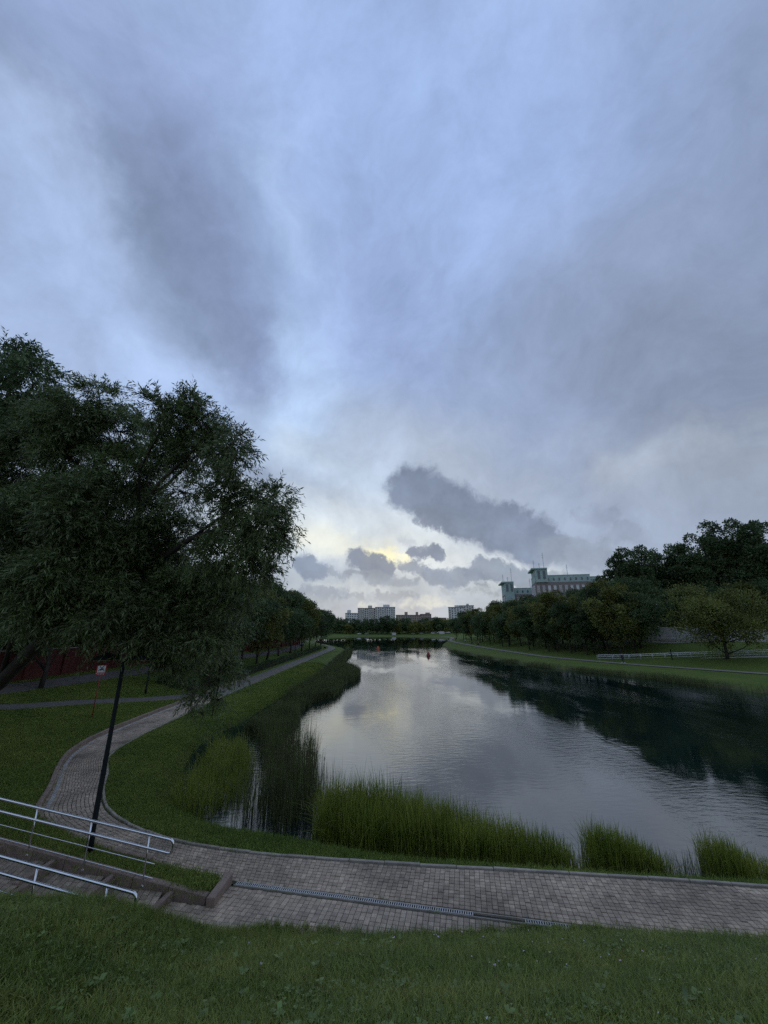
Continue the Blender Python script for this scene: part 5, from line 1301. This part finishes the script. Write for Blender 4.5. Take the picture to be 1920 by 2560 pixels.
def person(loc, rz_, lab, top, legs, shoes, stride=.28, h=1.75, group=None):
    B = empty('person', loc, rz_); tag(B, lab, 'person', group); B.scale = (h / 1.75,) * 3
    s = stride
    Vv = [(0, 0, .95), (0, 0, 1.15), (0, .0, 1.38), (0, .01, 1.50), (0, .03, 1.60), (0, .02, 1.72),
          (.10, 0, .90), (.11, s * .6, .50), (.11, s * .8, .08), (.11, s * 1.0 + .06, .03),
          (-.10, 0, .90), (-.11, -s * .35, .50), (-.11, -s * 1.1, .12), (-.11, -s * 1.0 + .06, .03),
          (.19, 0, 1.40), (.24, -.10, 1.14), (.22, .02, .90), (.21, .06, .80), (-.19, 0, 1.40), (-.24, .10, 1.14), (-.22, .20, .92), (-.21, .25, .84)]
    E = [(0, 1), (1, 2), (2, 3), (3, 4), (4, 5), (0, 6), (6, 7), (7, 8), (8, 9), (0, 10), (10, 11), (11, 12), (12, 13), (2, 14), (14, 15), (15, 16), (16, 17), (2, 18), (18, 19), (19, 20), (20, 21)]
    Rr = [.13, .12, .14, .055, .085, .06, .085, .058, .04, .03, .085, .058, .04, .03, .05, .04, .03, .035, .05, .04, .03, .035]
    chain('body', Vv, E, Rr, 'skin', B, 2)
    tv = [0, 1, 2, 14, 15, 16, 18, 19, 20]; mp_ = {a: i for i, a in enumerate(tv)}
    chain('jacket', [Vv[i] for i in tv], [(mp_[a], mp_[b_]) for a, b_ in E if a in mp_ and b_ in mp_], [.165, .155, .17, .075, .06, .05, .075, .06, .05], top, B, 2)
    lv = [0, 6, 7, 8, 10, 11, 12]; mp_ = {a: i for i, a in enumerate(lv)}
    chain('trousers', [Vv[i] for i in lv], [(mp_[a], mp_[b_]) for a, b_ in E if a in mp_ and b_ in mp_], [.16, .105, .08, .06, .105, .08, .06], legs, B, 2)
    for a, b_ in ((8, 9), (12, 13)):
        p0 = Vector(Vv[a]); p1 = Vector(Vv[b_]); mb = MB(); mb.tube([p0 + Vector((0, -.05, -.04)), p0 + Vector((0, .02, -.03)), p1 + Vector((0, .08, .0)), p1 + Vector((0, .12, -.005))], [.05, .06, .05, .025], 8); mb.build('shoe', shoes, B, True)
    mb = MB(); mb.lathe([(.001, .13), (.07, .11), (.1, .04), (.098, -.03), (.07, -.06)], (0, -.01, 1.65), 12); mb.build('hair', 'hair', B, True)
    return B
p = hit(1558, 1658, 20); person((p.x, p.y, PZ + .02), math.atan2(-(51 - 42.6), 68 - 83) + PI * 0, 'person in dark navy clothes and white shoes walking on the path across the water', 'navy', 'black_cloth', 'white_cloth', .34)
for px, py, lab, tp in ((1122, 1601, 'distant person in a green top at the far end of the right bank path', 'green_cloth'), (1140, 1603, 'distant person in dark clothes on the right bank path beside the first trees', 'black_cloth'), (1163, 1608, 'distant person in pale top near the benches of the right bank path', 'white_cloth')):
    p = hit(px, py, 20); person(p, .3, lab, tp, 'black_cloth', 'black_cloth', .2)
def car(x, y, z, rz_, mat, lab):
    B = empty('parked_car', (x, y, z), rz_); tag(B, lab, 'car', 'cars parked beyond the far shore')
    prof = [(-2.1, .35), (-2.15, .75), (-1.5, .9), (-.9, 1.42), (.6, 1.45), (1.25, .95), (2.05, .82), (2.15, .4)]; mb = MB(); n = len(prof)
    mb.add([(a_, -.85, b_) for a_, b_ in prof] + [(a_, .85, b_) for a_, b_ in prof], [tuple(range(n)), tuple(range(n, 2 * n))[::-1]] + [(i, n + i, n + (i + 1) % n, (i + 1) % n) for i in range(n)]); mb.build('body', mat, B)
    for s in (-1, 1): mb = MB(); mb.add([(-1.25, s * .86, .95), (-.82, s * .86, 1.34), (.52, s * .86, 1.36), (.95, s * .86, .98)], [(0, 1, 2, 3)]); mb.build('side_window', 'window_glass', B)
    for a_ in (-1.3, 1.3):
        for s in (-1, 1): mb = MB(); mb.tube([(a_, s * .7, .33), (a_, s * .88, .33)], .33, 12); mb.build('wheel', 'rubber', B)
for i, (px, m_) in enumerate([(1031, 'car_grey'), (1050, 'car_grey'), (1078, 'car_white'), (1092, 'car_white'), (1104, 'car_white'), (1115, 'car_white'), (900, 'car_white'), (918, 'car_grey')]):
    D = 392; x = (px - 960) / F * D; car(x, 396, gz(x, 396), .1, m_, f'{"white" if m_ == "car_white" else "grey"} parked car under the far shore trees, {FIRST[i]} in the row' if i < 6 else f'{"white" if m_ == "car_white" else "grey"} parked vehicle at the left part of the far shore')
# far stairs
for px, py, w_, lab in ((985, 1588, 9, 'pale stone stairs leading down to the far shore'), (1105, 1585, 12, 'pale stairs on the slope at the right end of the far shore')):
    p = hit(px, py, 50, 600); B = empty('far_stairs', p); tag(B, lab, 'stairs', 'stairs on the far shore')
    for k in range(8): mb = MB(); mb.box((0, k * .7, .15 + k * .28), (w_ * .45, .72, .35)); mb.build('step', 'concrete', B)
    for s in (-1, 1): mb = MB(); mb.box((s * w_ * .25, 2.4, 1.2), (.3, 5.8, .4)); mb.build('cheek_wall', 'coping', B)
